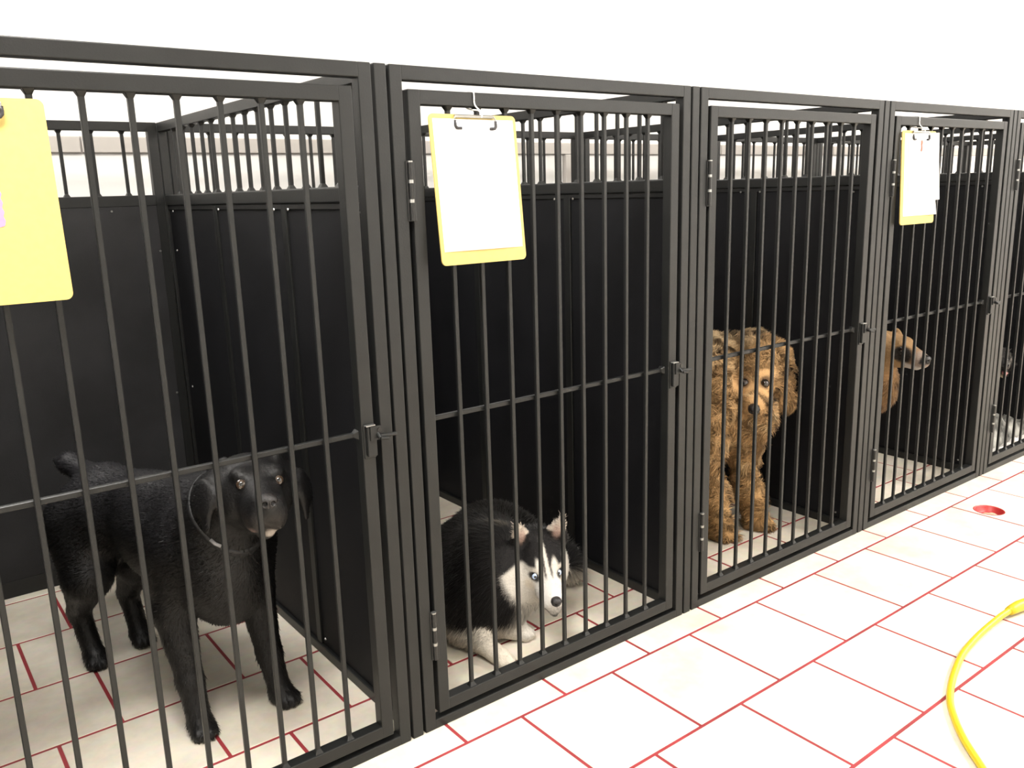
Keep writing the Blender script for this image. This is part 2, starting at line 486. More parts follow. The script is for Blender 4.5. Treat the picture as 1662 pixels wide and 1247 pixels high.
for k in range(-1, NB+1):
    t = empty('kennel_divider', (k*P, 0, 0))
    tag(t, plab[k+1] if k+1 < 7 else 'black steel kennel end panel closing the row', 'kennel partition', 'partitions between the kennels')
    link('post', part_post, t)
    o = link('post', part_post, t); o.location = (0, D-T, 0)
    link('bottom_rail', part_rail, t)
    o = link('top_rail', part_rail, t); o.location = (0, 0, H-T)
    o = link('mid_rail', part_mid, t); o.location = (0, 0, MR0)
    link('sheet_channel', lip, t)
    for q in range(-1, 14):
        yy = 0.209+0.0898*q
        if yy > D-T-0.02: continue
        o = link('bar', ubar, t); o.location = (0, yy, MR1)
    for s in SHEETS: link('sheet', s, t)
    for ys in ystile:
        o = link('stile', stile, t); o.location = (0, ys, 0)
    for s_ in (-1, 1):
        for (yy, zz) in [(0.10, 1.232), (0.49, 1.238), (0.58, 1.238), (1.0, 1.238), (1.45, 1.232), (1.47, 1.10), (1.47, 0.62), (0.49, 0.05), (0.10, 0.05), (1.0, 0.05), (1.40, 0.05)]:
            o = link('screw', SCREW, t); o.location = (s_*(0.0045 if not zz > 1.225 else 0.0095), yy, zz); o.rotation_euler = (0, s_*math.pi/2, 0)

# back panels between the partitions
bx0, bx1 = 0.0175, P-0.0175
BY0 = D-T
back_frame = None
bm = bmesh.new()
for lo, hi in [((bx0, BY0, 0), (bx0+T, D, H)), ((bx1-T, BY0, 0), (bx1, D, H)), ((bx0+T-0.002, BY0-0.004, 0), (bx1-T+0.002, D, 0.058)),
               ((bx0+T-0.002, BY0, H-T), (bx1-T+0.002, D, H)), ((bx0+T-0.002, BY0-0.007, MR0), (bx1-T+0.002, D, MR1))]:
    add_box(bm, lo, hi, 0.0022, 2)
back_frame = mesh_from_bm('back_frame', bm, M['steel'])
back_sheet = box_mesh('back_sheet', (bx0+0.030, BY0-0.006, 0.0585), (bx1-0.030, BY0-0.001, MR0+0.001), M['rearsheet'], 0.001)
for k in range(-1, NB):
    t = empty('kennel_rear_wall', (k*P, 0, 0))
    nm = ['left of the photo', 'behind the black labrador', 'behind the husky', 'behind the curly golden dog', 'behind the tan shepherd', 'behind the grey blanket', 'of the last bay in the row'][k+1]
    tag(t, 'black kennel rear panel, short bars over solid sheet, '+nm, 'kennel panel', 'kennel back panels')
    link('frame', back_frame, t)
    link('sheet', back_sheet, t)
    for q in range(8):
        o = link('bar', ubar, t); o.location = (0.825-0.0946*q, BY0+T/2, MR1)
    for xx, zz in [(0.10, 1.238), (0.45, 1.238), (0.76, 1.238), (0.90, 1.10), (0.90, 0.6), (0.06, 1.1), (0.06, 0.6)]:
        o = link('screw', SCREW, t); o.location = (xx, BY0-0.006, zz); o.rotation_euler = (math.pi/2, 0, 0)

# ------------------------------------------------------------------ clipboards
def rounded_rect(w, h, r, n=6):
    pts = []
    for cx, cz, a0 in ((w/2-r, h/2-r, 0), (-w/2+r, h/2-r, 90), (-w/2+r, -h/2+r, 180), (w/2-r, -h/2+r, 270)):
        for k in range(n+1):
            a = math.radians(a0+90*k/n); pts.append((cx+r*math.cos(a), cz+r*math.sin(a)))
    return pts
def slab(bm, pts, y0, y1, mi=0):
    f = [bm.verts.new((p[0], y0, p[1])) for p in pts]; b_ = [bm.verts.new((p[0], y1, p[1])) for p in pts]
    fs = [bm.faces.new(f[::-1]), bm.faces.new(b_)]
    for k in range(len(pts)):
        l = (k+1) % len(pts); fs.append(bm.faces.new((f[k], f[l], b_[l], b_[k])))
    for x in fs: x.material_index = mi
def clipboard(px, label, paper, tilt, drop=0.0):
    """board hangs in front of the door rail, its foot resting on the bars; local x right, z up"""
    t = empty('clipboard', (px, -0.0035-tilt/2, 1.2725-drop))
    t.rotation_euler = (-math.atan2(tilt, 0.318), 0, 0)
    tag(t, label, 'clipboard', 'clipboards hanging on the kennel doors')
    W, Hh = 0.229, 0.318
    bm = bmesh.new(); slab(bm, rounded_rect(W, Hh, 0.011), -0.0032, 0.0)
    bmesh.ops.recalc_face_normals(bm, faces=bm.faces)
    link('board', mesh_from_bm('board', bm, M['board']), t)
    if paper:
        bm = bmesh.new()
        nx, nz = 8, 12
        w, h = 0.212, 0.279
        zt_ = Hh/2-0.010
        vs = [[bm.verts.new((-w/2+w*i/nx, -0.0040-0.0016*math.sin(math.pi*i/nx)*(j/nz)-(0.010*max(0, i/nx-0.75)*4*max(0, j/nz-0.7)*3 if paper == 2 else 0), zt_-h*j/nz)) for i in range(nx+1)] for j in range(nz+1)]
        bk = [[bm.verts.new((v.co.x, v.co.y+0.0006, v.co.z)) for v in row] for row in vs]
        for j in range(nz):
            for i in range(nx):
                bm.faces.new((vs[j][i], vs[j+1][i], vs[j+1][i+1], vs[j][i+1])); bm.faces.new((bk[j][i], bk[j][i+1], bk[j+1][i+1], bk[j+1][i]))
        for i in range(nx):
            bm.faces.new((vs[nz][i], bk[nz][i], bk[nz][i+1], vs[nz][i+1])); bm.faces.new((vs[0][i], vs[0][i+1], bk[0][i+1], bk[0][i]))
        bmesh.ops.recalc_face_normals(bm, faces=bm.faces)
        p = link('paper', mesh_from_bm('paper', bm, M['paper'], True), t)
        if paper == 2:
            p.location = (0.008, 0, 0)
            # a second sheet shifted to the right, its lower corner curling forward
            bm = bmesh.new(); nx, nz = 8, 12; w, h = 0.208, 0.232
            vs = [[bm.verts.new((-w/2+w*i/nx, -0.0066-0.0010*math.sin(math.pi*i/nx)-0.016*max(0, i/nx-0.5)*max(0, j/nz-0.4), -h*j/nz)) for i in range(nx+1)] for j in range(nz+1)]
            bk = [[bm.verts.new((v.co.x, v.co.y+0.0005, v.co.z)) for v in row] for row in vs]
            for j in range(nz):
                for i in range(nx):
                    bm.faces.new((vs[j][i], vs[j+1][i], vs[j+1][i+1], vs[j][i+1])); bm.faces.new((bk[j][i], bk[j][i+1], bk[j+1][i+1], bk[j+1][i]))
            bmesh.ops.recalc_face_normals(bm, faces=bm.faces)
            p2 = link('top_sheet', mesh_from_bm('top_sheet', bm, M['paper'], True), t); p2.location = (0.026, 0, Hh/2-0.008); p2.rotation_euler = (0, math.radians(-1.5), 0)
            bm = bmesh.new()
            pic = [(0.000, 0.020), (0.006, 0.017), (0.008, 0.008), (0.003, 0.001), (0.007, -0.006), (0.004, -0.017), (-0.003, -0.022), (-0.007, -0.015), (-0.003, -0.006), (-0.006, 0.004), (-0.005, 0.014)]
            slab(bm, [(x_-0.022, z_-0.042) for x_, z_ in pic], -0.0089, -0.0084)
            bmesh.ops.recalc_face_normals(bm, faces=bm.faces)
            link('printed_mark', mesh_from_bm('printed_mark', bm, M['ink']), p2)
            for sx in (-0.024, -0.010):
                bm = bmesh.new(); slab(bm, [(x_*0.35+sx, z_*0.12-0.082) for x_, z_ in pic], -0.0092, -0.0086)
                bmesh.ops.recalc_face_normals(bm, faces=bm.faces)
                link('printed_mark', mesh_from_bm('printed_mark', bm, M['greyink']), p2)
    # wire clip: straight rod on top, two bent arms ending in black rubber corners
    bm = bmesh.new(); zc = Hh/2-0.004
    add_cyl(bm, (-0.052, -0.0085, zc), (0.052, -0.0085, zc), 0.0022, 10)
    add_box(bm, (-0.0505, -0.0085, zc-0.0035), (0.0505, -0.0030, zc+0.003), 0.0008)
    for s_ in (-1, 1):
        add_tube_path(bm, [(s_*0.050, -0.0085, zc), (s_*0.0535, -0.0100, zc-0.005), (s_*0.0535, -0.0100, zc-0.012)], 0.0018, 8)
    cl = link('clip', mesh_from_bm('clip', bm, M['bright']), t)
    for s_ in (-1, 1):
        bm = bmesh.new()
        add_tube_path(bm, [(s_*0.0535, -0.0105, zc-0.010), (s_*0.0535, -0.0105, zc-0.016), (s_*0.0530, -0.0105, zc-0.022), (s_*0.0500, -0.0105, zc-0.0255), (s_*0.0460, -0.0105, zc-0.0262), (s_*0.0380, -0.0105, zc-0.0262)], 0.0034, 10)
        link('rubber_tip', mesh_from_bm('rubber_tip', bm, M['rubber'], True), cl)
    return t
def string_loop(t_parent, x, ztop):
    bm = bmesh.new()
    pts = catmull([(x+0.004, -0.0245, 1.425), (x+0.006, -0.019, 1.436), (x+0.001, -0.0040, 1.452), (x, -0.0030, 1.470), (x, -0.0022, ztop-0.001), (x, 0.004, ztop+0.0015), (x, T-0.003, ztop+0.0015), (x, T+0.0022, ztop-0.003), (x, T+0.0022, 1.452), (x+0.001, 0.010, 1.4435), (x+0.003, -0.012, 1.440), (x+0.006, -0.0200, 1.434)], 5)
    add_tube_path(bm, pts, 0.0016, 8)
    me = mesh_from_bm('string', bm, M['string'], True)
    o = link('string', me, t_parent)
    o.matrix_parent_inverse = t_parent.matrix_basis.inverted()
    return o
c0 = clipboard(-0.7310, 'blank yellow clipboard at the left edge, with a pink tag stuck on it', 0, 0.026)
bm = bmesh.new()
zz = [(-0.052, 0.035)]
n = 11
for k in range(n): zz += [(0.020+(0.0022 if k % 2 else 0), 0.035-0.070*k/(n-1))]
for k in range(9): zz += [(0.018-0.008*k, -0.036-(0.002 if k % 2 else 0))]
zz += [(-0.052, -0.035)]
slab(bm, zz, -0.0040, -0.0034); bmesh.ops.recalc_face_normals(bm, faces=bm.faces)
pk = link('pink_tag', mesh_from_bm('pink_tag', bm, M['pink']), c0); pk.location = (0.013, 0, -0.001)
c1 = clipboard(0.2190, 'yellow clipboard with one blank white sheet, on the husky door', 1, 0.030)
c3 = clipboard(2.1100, 'yellow clipboard with overlapping sheets and a small brown print, on the shepherd door', 2, 0.014)
string_loop(c1, 0.226, dz1); string_loop(c3, 2.110, dz1)

# ------------------------------------------------------------------ yellow cord on the tiles
S = 1/1.2
cp = [(2.75, -0.93, .0), (2.35, -0.80, .0), (2.10, -0.72, .0), (1.90, -0.672, .004), (1.80, -0.655, .010), (1.69, -0.637, .014), (1.615, -0.629, .012), (1.54, -0.628, .007), (1.47, -0.630, .003), (1.40, -0.636, 0), (1.31, -0.651, 0), (1.192, -0.686, 0), (1.092, -0.727, 0), (1.025, -0.770, 0), (0.960, -0.823, 0), (0.897, -0.888, 0), (0.80, -0.99, 0), (0.70, -1.12, 0), (0.62, -1.30, 0)]
R_C = 0.0088
t = empty('yellow_cord', (1.2, -0.7, 0))
tag(t, 'thick yellow cord curving over the white tiles at lower right', 'cord')
bm = bmesh.new()
add_tube_path(bm, catmull([(x-1.2, y+0.7, z+R_C) for x, y, z in cp], 8), R_C, 14)
link('jacket', mesh_from_bm('jacket', bm, M['cord'], True), t)
bm = bmesh.new()
cc = [(1.640-1.2, -0.6305+0.7, 0.021), (1.665-1.2, -0.6335+0.7, 0.022), (1.69-1.2, -0.637+0.7, 0.0228), (1.74-1.2, -0.645+0.7, 0.0215), (1.78-1.2, -0.652+0.7, 0.020)]
add_tube_path(bm, cc, [0.0125, 0.0150, 0.0165, 0.0165, 0.0135], 16)
link('connector', mesh_from_bm('connector', bm, M['cord'], True), t)
# ------------------------------------------------------------------ bodies grown as one continuous surface
class Body:
    def __init__(self, h): self.h = h; self.pr = []
    def cone(self, a, b_, ra, rb, k=0.03, sub=False, flat=None):
        """tapered limb from a to b; flat=(axis, factor) squashes it along an axis"""
        self.pr.append(('c', np.array(a, float), np.array(b_, float), ra, rb, k, sub, flat))
    def ell(self, c, r, k=0.03, rot=None, sub=False):
        self.pr.append(('e', np.array(c, float), np.array(r, float), np.eye(3) if rot is None else rot, None, k, sub, None))
    def build(self):
        h = self.h
        lo = np.full(3, 1e9); hi = -lo
        boxes = []
        for p in self.pr:
            if p[0] == 'c':
                rr = max(p[3], p[4]); l = np.minimum(p[1], p[2])-rr; u = np.maximum(p[1], p[2])+rr
            else:
                e = np.sqrt(((p[3]*p[2][None, :])**2).sum(1)); l = p[1]-e; u = p[1]+e
            boxes.append((l, u)); lo = np.minimum(lo, l); hi = np.maximum(hi, u)
        lo = lo-4*h; hi = hi+4*h
        n = np.ceil((hi-lo)/h).astype(int)+1
        F = np.full(n, 1.0, np.float32)
        ax = [lo[i]+h*np.arange(n[i]) for i in range(3)]
        for p, (l, u) in zip(self.pr, boxes):
            k = p[5]; pad = k+3*h
            i0 = np.clip(np.floor((l-pad-lo)/h).astype(int), 0, n-1); i1 = np.clip(np.ceil((u+pad-lo)/h).astype(int)+1, 1, n)
            X = ax[0][i0[0]:i1[0], None, None]; Y = ax[1][None, i0[1]:i1[1], None]; Z = ax[2][None, None, i0[2]:i1[2]]
            if p[0] == 'c':
                a, b_ = p[1], p[2]; d = b_-a; L = max(d@d, 1e-9)
                tt = np.clip(((X-a[0])*d[0]+(Y-a[1])*d[1]+(Z-a[2])*d[2])/L, 0, 1)
                vx, vy, vz = X-a[0]-tt*d[0], Y-a[1]-tt*d[1], Z-a[2]-tt*d[2]
                q = vx*vx+vy*vy+vz*vz
                fl = 1.0
                if p[7] is not None:
                    f, fl = p[7]; dot = vx*f[0]+vy*f[1]+vz*f[2]; q = q+dot*dot*(fl*fl-1)
                dist = (np.sqrt(q)-(p[3]+tt*(p[4]-p[3])))/(fl if fl > 1 else 1)**0.5
            else:
                c, r, R_ = p[1], p[2], p[3]
                x, y, z = X-c[0], Y-c[1], Z-c[2]
                lx = x*R_[0, 0]+y*R_[1, 0]+z*R_[2, 0]; ly = x*R_[0, 1]+y*R_[1, 1]+z*R_[2, 1]; lz = x*R_[0, 2]+y*R_[1, 2]+z*R_[2, 2]
                k0 = np.sqrt((lx/r[0])**2+(ly/r[1])**2+(lz/r[2])**2); k1 = np.sqrt((lx/r[0]**2)**2+(ly/r[1]**2)**2+(lz/r[2]**2)**2)
                dist = k0*(k0-1)/np.maximum(k1, 1e-6)
            sl = F[i0[0]:i1[0], i0[1]:i1[1], i0[2]:i1[2]]
            if p[6]:
                g = np.maximum(k-np.abs(sl+dist), 0)/k
                sl[...] = np.maximum(sl, -dist)+g*g*k*0.25
            else:
                g = np.maximum(k-np.abs(sl-dist), 0)/k
                sl[...] = np.minimum(sl, dist)-g*g*k*0.25
        return nets(F, lo, h)

def nets(F, lo, h):
    s = F < 0
    nx, ny, nz = F.shape
    c = [(i, j, k) for i in (0, 1) for j in (0, 1) for k in (0, 1)]
    cnt = np.zeros((nx-1, ny-1, nz-1), np.int8)
    for i, j, k in c: cnt += s[i:nx-1+i, j:ny-1+j, k:nz-1+k]
    act = (cnt > 0) & (cnt < 8)
    idx = -np.ones(act.shape, np.int64)
    I = np.argwhere(act); idx[act] = np.arange(len(I))
    acc = np.zeros((len(I), 3)); w = np.zeros(len(I))
    for (i, j, k) in c:
        for ax_ in range(3):
            if (i, j, k)[ax_] == 1: continue
            e = [i, j, k]; e2 = list(e); e2[ax_] = 1
            A = F[I[:, 0]+e[0], I[:, 1]+e[1], I[:, 2]+e[2]]; B = F[I[:, 0]+e2[0], I[:, 1]+e2[1], I[:, 2]+e2[2]]
            mk = (A < 0) != (B < 0)
            tt = np.where(mk, A/np.where(mk, A-B, 1), 0)
            pos = np.tile(np.array(e, float), (len(I), 1)); pos[:, ax_] = tt
            acc += pos*mk[:, None]; w += mk
    V = lo+h*(I+acc/w[:, None])
    faces = []
    for ax_ in range(3):
        sh = [nx, ny, nz]; sh[ax_] -= 1
        a = s[tuple(slice(0, sh[q]) for q in range(3))]
        off = [0, 0, 0]; off[ax_] = 1
        b_ = s[tuple(slice(off[q], off[q]+sh[q]) for q in range(3))]
        E_ = np.argwhere(a != b_)
        u, v = (ax_+1) % 3, (ax_+2) % 3
        ok = (E_[:, u] > 0) & (E_[:, v] > 0) & (E_[:, u] < F.shape[u]-1) & (E_[:, v] < F.shape[v]-1)
        E_ = E_[ok]
        q = []
        for du, dv in ((-1, -1), (0, -1), (0, 0), (-1, 0)):
            t_ = E_.copy(); t_[:, u] += du; t_[:, v] += dv
            q.append(idx[t_[:, 0], t_[:, 1], t_[:, 2]])
        q = np.stack(q, 1)
        flip = ~a[E_[:, 0], E_[:, 1], E_[:, 2]]
        q[flip] = q[flip][:, ::-1]
        faces.append(q)
    Fc = np.concatenate(faces)
    return V, Fc

def vnormals(V, Fc):
    A, B, C_ = V[Fc[:, 0]], V[Fc[:, 1]], V[Fc[:, 2]]
    D_ = V[Fc[:, 3]]
    fn = np.cross(C_-A, D_-B)
    N = np.zeros_like(V)
    for k in range(4):
        for a in range(3): N[:, a] += np.bincount(Fc[:, k], fn[:, a], len(V))
    return N/np.maximum(np.linalg.norm(N, axis=1), 1e-12)[:, None]

def smooth_verts(V, Fc, it=2, lam=0.5):
    a = np.concatenate([Fc[:, [0, 1]], Fc[:, [1, 2]], Fc[:, [2, 3]], Fc[:, [3, 0]]])
    deg = np.bincount(a.ravel(), minlength=len(V)).astype(float)
    for _ in range(it):
        S_ = np.zeros_like(V)
        for x in range(3):
            S_[:, x] = np.bincount(a[:, 0], V[a[:, 1], x], len(V))+np.bincount(a[:, 1], V[a[:, 0], x], len(V))
        V = V+(S_/deg[:, None]-V)*lam
    return V

def np_mesh(name, V, Fc, material, colors=None, normals=None, smooth=True):
    me = bpy.data.meshes.new(name)
    k = Fc.shape[1]
    me.vertices.add(len(V)); me.vertices.foreach_set('co', V.astype(np.float32).ravel())
    me.loops.add(Fc.size); me.loops.foreach_set('vertex_index', Fc.astype(np.int32).ravel())
    me.polygons.add(len(Fc))
    me.polygons.foreach_set('loop_start', np.arange(0, Fc.size, k, dtype=np.int32))
    me.update(calc_edges=True)
    if smooth: me.shade_smooth()
    if colors is not None:
        at = me.attributes.new('coat', 'FLOAT_COLOR', 'POINT')
        at.data.foreach_set('color', np.concatenate([colors, np.ones((len(colors), 1))], 1).astype(np.float32).ravel())
    if normals is not None:
        at = me.attributes.new('furnormal', 'FLOAT_VECTOR', 'POINT')
        at.data.foreach_set('vector', normals.astype(np.float32).ravel())
    me.materials.append(material)
    me.validate()
    return me

def fur_mesh(name, V, Fc, N, count, length, flow, color, material, segs=3, width=0.0022, lift=0.35, curl=0.0, curlf=60.0, gravity=0.0, jitter=0.25, density=None, seed=1, cjit=0.18, clump=0.0):
    """strands of hair as thin ribbons rooted on the coat; length/color/density are functions of the root points"""
    r = np.random.default_rng(seed)
    A, B, C_, D_ = (V[Fc[:, i]] for i in range(4))
    area = 0.5*np.linalg.norm(np.cross(C_-A, D_-B), axis=1)
    cen = (A+B+C_+D_)/4
    if density is not None: area = area*density(cen, N[Fc[:, 0]])
    fi = r.choice(len(Fc), count, p=area/area.sum())
    uv = r.random((count, 2))
    u_, v_ = uv[:, :1], uv[:, 1:]
    root = A[fi]*(1-u_)*(1-v_)+B[fi]*u_*(1-v_)+C_[fi]*u_*v_+D_[fi]*(1-u_)*v_
    nr = N[Fc[fi, 0]]+N[Fc[fi, 2]]; nr /= np.linalg.norm(nr, axis=1)[:, None]
    fl = flow(root, nr)
    fl = fl-nr*(fl*nr).sum(1)[:, None]
    fl /= np.maximum(np.linalg.norm(fl, axis=1), 1e-6)[:, None]
    L = length(root)*(0.7+0.6*r.random(count))
    col = color(root)*(1+cjit*(r.random((count, 1))*2-1))
    if clump > 0:      # neighbouring strands share a bend direction, so locks form
        ph = np.stack([np.sin(root@r.normal(size=3)*clump+r.random()*6) for _ in range(6)], 1)
        cl = ph[:, :3]+0.6*ph[:, 3:]
    else: cl = np.zeros((count, 3))
    dirn = nr*lift+fl*(1-lift)+jitter*r.normal(size=(count, 3))*0.6+0.55*cl*(curl > 0)
    dirn /= np.linalg.norm(dirn, axis=1)[:, None]
    pts = [root-nr*0.001]; p = root-nr*0.001
    e1 = np.cross(dirn, nr+0.01); e1 /= np.maximum(np.linalg.norm(e1, axis=1), 1e-6)[:, None]
    e2 = np.cross(dirn, e1)
    ph0 = r.random((count, 1))*1.2+(cl[:, :1]*2 if clump else r.random((count, 1))*6)
    for s_ in range(segs):
        t_ = (s_+1)/segs
        dd = dirn+np.array([0, 0, -gravity*t_])
        if curl > 0:
            a = ph0+curlf*L[:, None]*t_
            dd = dd+curl*(np.cos(a)*e1+np.sin(a)*e2)
        inn = (dd*nr).sum(1); dd = dd-nr*np.minimum(inn-0.05, 0)[:, None]
        dd /= np.linalg.norm(dd, axis=1)[:, None]
        p = p+dd*(L/segs)[:, None]
        p[:, 2] = np.maximum(p[:, 2], 0.0012)
        pts.append(p)
    W = np.cross(dirn, nr); W /= np.maximum(np.linalg.norm(W, axis=1), 1e-6)[:, None]
    W = W*0.8+0.6*r.normal(size=W.shape)*0.5; W /= np.linalg.norm(W, axis=1)[:, None]
    vs = []; 
    for s_, q in enumerate(pts[:-1]):
        w = width*(1-0.75*s_/segs)/2
        vs += [q-W*w, q+W*w]
    vs.append(pts[-1])
    nv = len(vs)
    VV = np.stack(vs, 1).reshape(-1, 3)
    base = (np.arange(count)*nv)[:, None]
    quads = [base+np.array([[2*i, 2*i+1, 2*i+3, 2*i+2]]) for i in range(segs-1)]
    tri = base+np.array([[2*(segs-1), 2*(segs-1)+1, nv-1]])
    tris = [tri]
    for q in quads: tris += [q[:, [0, 1, 2]], q[:, [0, 2, 3]]]
    T_ = np.concatenate(tris)
    NN = np.repeat(nr*0.8+dirn*0.25+0.25*r.normal(size=nr.shape), nv, axis=0); NN /= np.linalg.norm(NN, axis=1)[:, None]
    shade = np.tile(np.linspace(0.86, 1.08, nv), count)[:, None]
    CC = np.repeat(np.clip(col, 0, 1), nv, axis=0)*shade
    return np_mesh(name, VV, T_, material, CC, NN)

def frame(origin, fwd, roll=0.0):
    f = np.array(fwd, float); f /= np.linalg.norm(f)
    l = np.cross([0, 0, 1.0], f); l /= np.linalg.norm(l)
    u_ = np.cross(f, l)
    l2 = l*math.cos(roll)+u_*math.sin(roll); u2 = -l*math.sin(roll)+u_*math.cos(roll)
    R_ = np.stack([f, l2, u2], 1)
    return np.array(origin, float), R_
class Hd:
    """head frame: x forward, y to the animal's left, z up; s scales it"""
    def __init__(self, body, origin, fwd, roll=0.0, s=1.0):
        self.o, self.R = frame(origin, fwd, roll); self.b = body; self.s = s
    def w(self, p): return self.o+self.R@(np.array(p, float)*self.s)
    def cone(self, a, b_, ra, rb, k=0.02, sub=False, flat=None):
        if flat is not None: flat = (self.R@(np.array(flat[0], float)/np.linalg.norm(flat[0])), flat[1])
        self.b.cone(self.w(a), self.w(b_), ra*self.s, rb*self.s, k*self.s, sub, flat)
    def ell(self, c, r, k=0.02, rot=None, sub=False):
        R_ = self.R if rot is None else self.R@rot
        self.b.ell(self.w(c), np.array(r)*self.s, k*self.s, R_, sub)
    def loc(self, X): return (X-self.o)@self.R/self.s
def rot(ax_, deg):
    return np.array(Matrix.Rotation(math.radians(deg), 3, ax_))

def eyeball(parent, hd, c, look, r, iris, iris_deg=38, pupil_deg=17):
    """glossy eyeball with rim, iris and pupil as bands around the gaze axis"""
    f = hd.R@(np.array(look, float)/np.linalg.norm(look)); c = hd.w(c); r = r*hd.s
    bm = bmesh.new()
    q = Vector(f).to_track_quat('Z', 'Y').to_matrix()
    angs = [0, pupil_deg*0.6, pupil_deg, iris_deg*0.8, iris_deg, 55, 75, 100, 130, 160]
    prev = None; n = 24
    top = bm.verts.new(Vector(c)+q@Vector((0, 0, r)))
    for i, a in enumerate(angs[1:]):
        a_ = math.radians(a)
        ring = [bm.verts.new(Vector(c)+q@Vector((r*math.sin(a_)*math.cos(2*math.pi*k/n), r*math.sin(a_)*math.sin(2*math.pi*k/n), r*math.cos(a_)))) for k in range(n)]
        mi = 0 if a <= pupil_deg else (1 if a <= iris_deg else 2)
        for k in range(n):
            f_ = bm.faces.new((top, ring[k], ring[(k+1) % n])) if prev is None else bm.faces.new((prev[k], ring[k], ring[(k+1) % n], prev[(k+1) % n]))
            f_.material_index = mi
        prev = ring
    return link('eye', mesh_from_bm('eye', bm, [M['pupil'], iris, M['rim']], True), parent)

def nose_part(parent, hd, c, r, h=0.0016):
    b_ = Body(h*hd.s)
    q = Hd(b_, hd.o, hd.R[:, 0], 0, hd.s); q.R = hd.R
    c = np.array(c, float); r = np.array(r, float)
    q.ell(c, r, 0.004)
    q.ell(c+[-r[0]*0.5, 0, r[2]*0.35], r*[1.0, 0.85, 0.7], 0.006)
    q.ell(c+[-r[0]*0.2, 0, -r[2]*0.7], r*[0.7, 0.35, 0.7], 0.006)
    for s_ in (-1, 1):
        q.ell(c+[r[0]*0.80, s_*r[1]*0.42, -r[2]*0.05], r*[0.45, 0.24, 0.30], 0.002, sub=True)
        q.ell(c+[r[0]*0.45, s_*r[1]*0.92, -r[2]*0.18], r*[0.5, 0.30, 0.14], 0.002, sub=True)
    q.ell(c+[r[0]*1.0, 0, -r[2]*0.5], r*[0.3, 0.05, 0.8], 0.002, sub=True)
    V, Fc = b_.build()
    V = smooth_verts(V, Fc, 1)
    return link('nose', np_mesh('nose', V, Fc, M['nose']), parent)

def paw(b_, c, fwd, w=0.034, l=0.045, h=0.028, claws=None):
    """paw with four toes; c is the middle of the paw on the ground"""
    f = np.array([fwd[0], fwd[1], 0.0]); f /= np.linalg.norm(f); s_ = np.array([-f[1], f[0], 0])
    R_ = np.stack([f, s_, np.array([0, 0, 1.0])], 1)
    c = np.array([c[0], c[1], 0.0])
    b_.ell(c+[0, 0, h*0.9]-f*l*0.15, (l*0.8, w*0.85, h*0.95), 0.015, R_)
    for q, (o_, e_) in enumerate(((-0.66, 0.35), (-0.23, 0.62), (0.23, 0.62), (0.66, 0.35))):
        b_.ell(c+s_*o_*w+f*l*e_+[0, 0, h*0.58], (l*0.42, w*0.27, h*0.56), 0.006, R_)

def leg(b_, pts, rs, fwd, pw=(0.034, 0.045, 0.028), k=0.03):
    for i in range(len(pts)-1): b_.cone(pts[i], pts[i+1], rs[i], rs[i+1], k if i == 0 else 0.018)
    p = pts[-1]; paw(b_, (p[0]+fwd[0]*0.012, p[1]+fwd[1]*0.012), fwd, *pw)

def finish(name, body, label, smooth, colorf, material, furs, seed=1):
    V, Fc = body.build()
    V = smooth_verts(V, Fc, smooth)
    V[:, 2] = np.maximum(V[:, 2], 0.0008)
    N = vnormals(V, Fc)
    o = link(name, np_mesh(name, V, Fc, material, colorf(V)))
    tag(o, label, 'dog')
    for i, kw in enumerate(furs):
        fm = kw.pop('material')
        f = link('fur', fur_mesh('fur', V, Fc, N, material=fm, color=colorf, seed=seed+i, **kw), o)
        tag(f, kind='stuff')
    print(name, len(V), 'verts')
    return o, V, Fc, N

def sstep(x, a, b_): 
    t_ = np.clip((x-a)/(b_-a), 0, 1); return t_*t_*(3-2*t_)
def mixc(c, d, w): return c*(1-w[:, None])+np.array(d)*w[:, None]
def blob(L, c, r, soft=0.35):
    d = np.sqrt((((L-np.array(c))/np.array(r))**2).sum(1)); return 1-sstep(d, 1-soft, 1+soft)
def vnoise(X, f, seed=0):
    r = np.random.default_rng(seed); out = 0
    for _ in range(5):
        d = r.normal(size=3); d /= np.linalg.norm(d); d2 = r.normal(size=3); d2/= np.linalg.norm(d2)
        out = out+np.sin(X@d*f+r.random()*6+2.0*np.sin(X@d2*f*0.6+r.random()*6))
    return out/5

def noeye(h_, X, c, r):
    """0 inside a small ball around each eye, so lashes of fur never cover it"""
    L = h_.loc(X); L[:, 1] = np.abs(L[:, 1])
    return (np.linalg.norm(L-np.array(c), axis=1) > r).astype(float)
# ------------------------------------------------------------------ black labrador, standing in the first kennel
b = Body(0.0048)
b.ell((-0.315, 0.400, 0.445), (0.108, 0.150, 0.165), 0.05)
b.ell((-0.300, 0.345, 0.400), (0.095, 0.100, 0.130), 0.05)
b.ell((-0.375, 0.600, 0.450), (0.108, 0.220, 0.130), 0.06)
b.ell((-0.450, 0.850, 0.448), (0.112, 0.140, 0.122), 0.06)
b.cone((-0.330, 0.440, 0.560), (-0.440, 0.860, 0.500), 0.055, 0.055, 0.05)
b.cone((-0.315, 0.390, 0.510), (-0.275, 0.265, 0.610), 0.110, 0.085, 0.05)
leg(b, [(-0.385, 0.41, 0.46), (-0.412, 0.43, 0.31), (-0.405, 0.385, 0.13), (-0.402, 0.355, 0.035)], [0.075, 0.050, 0.030, 0.028], (0.10, -0.95))
leg(b, [(-0.235, 0.38, 0.45), (-0.215, 0.42, 0.30), (-0.205, 0.385, 0.13), (-0.197, 0.355, 0.035)], [0.072, 0.048, 0.030, 0.028], (0.45, -0.90))
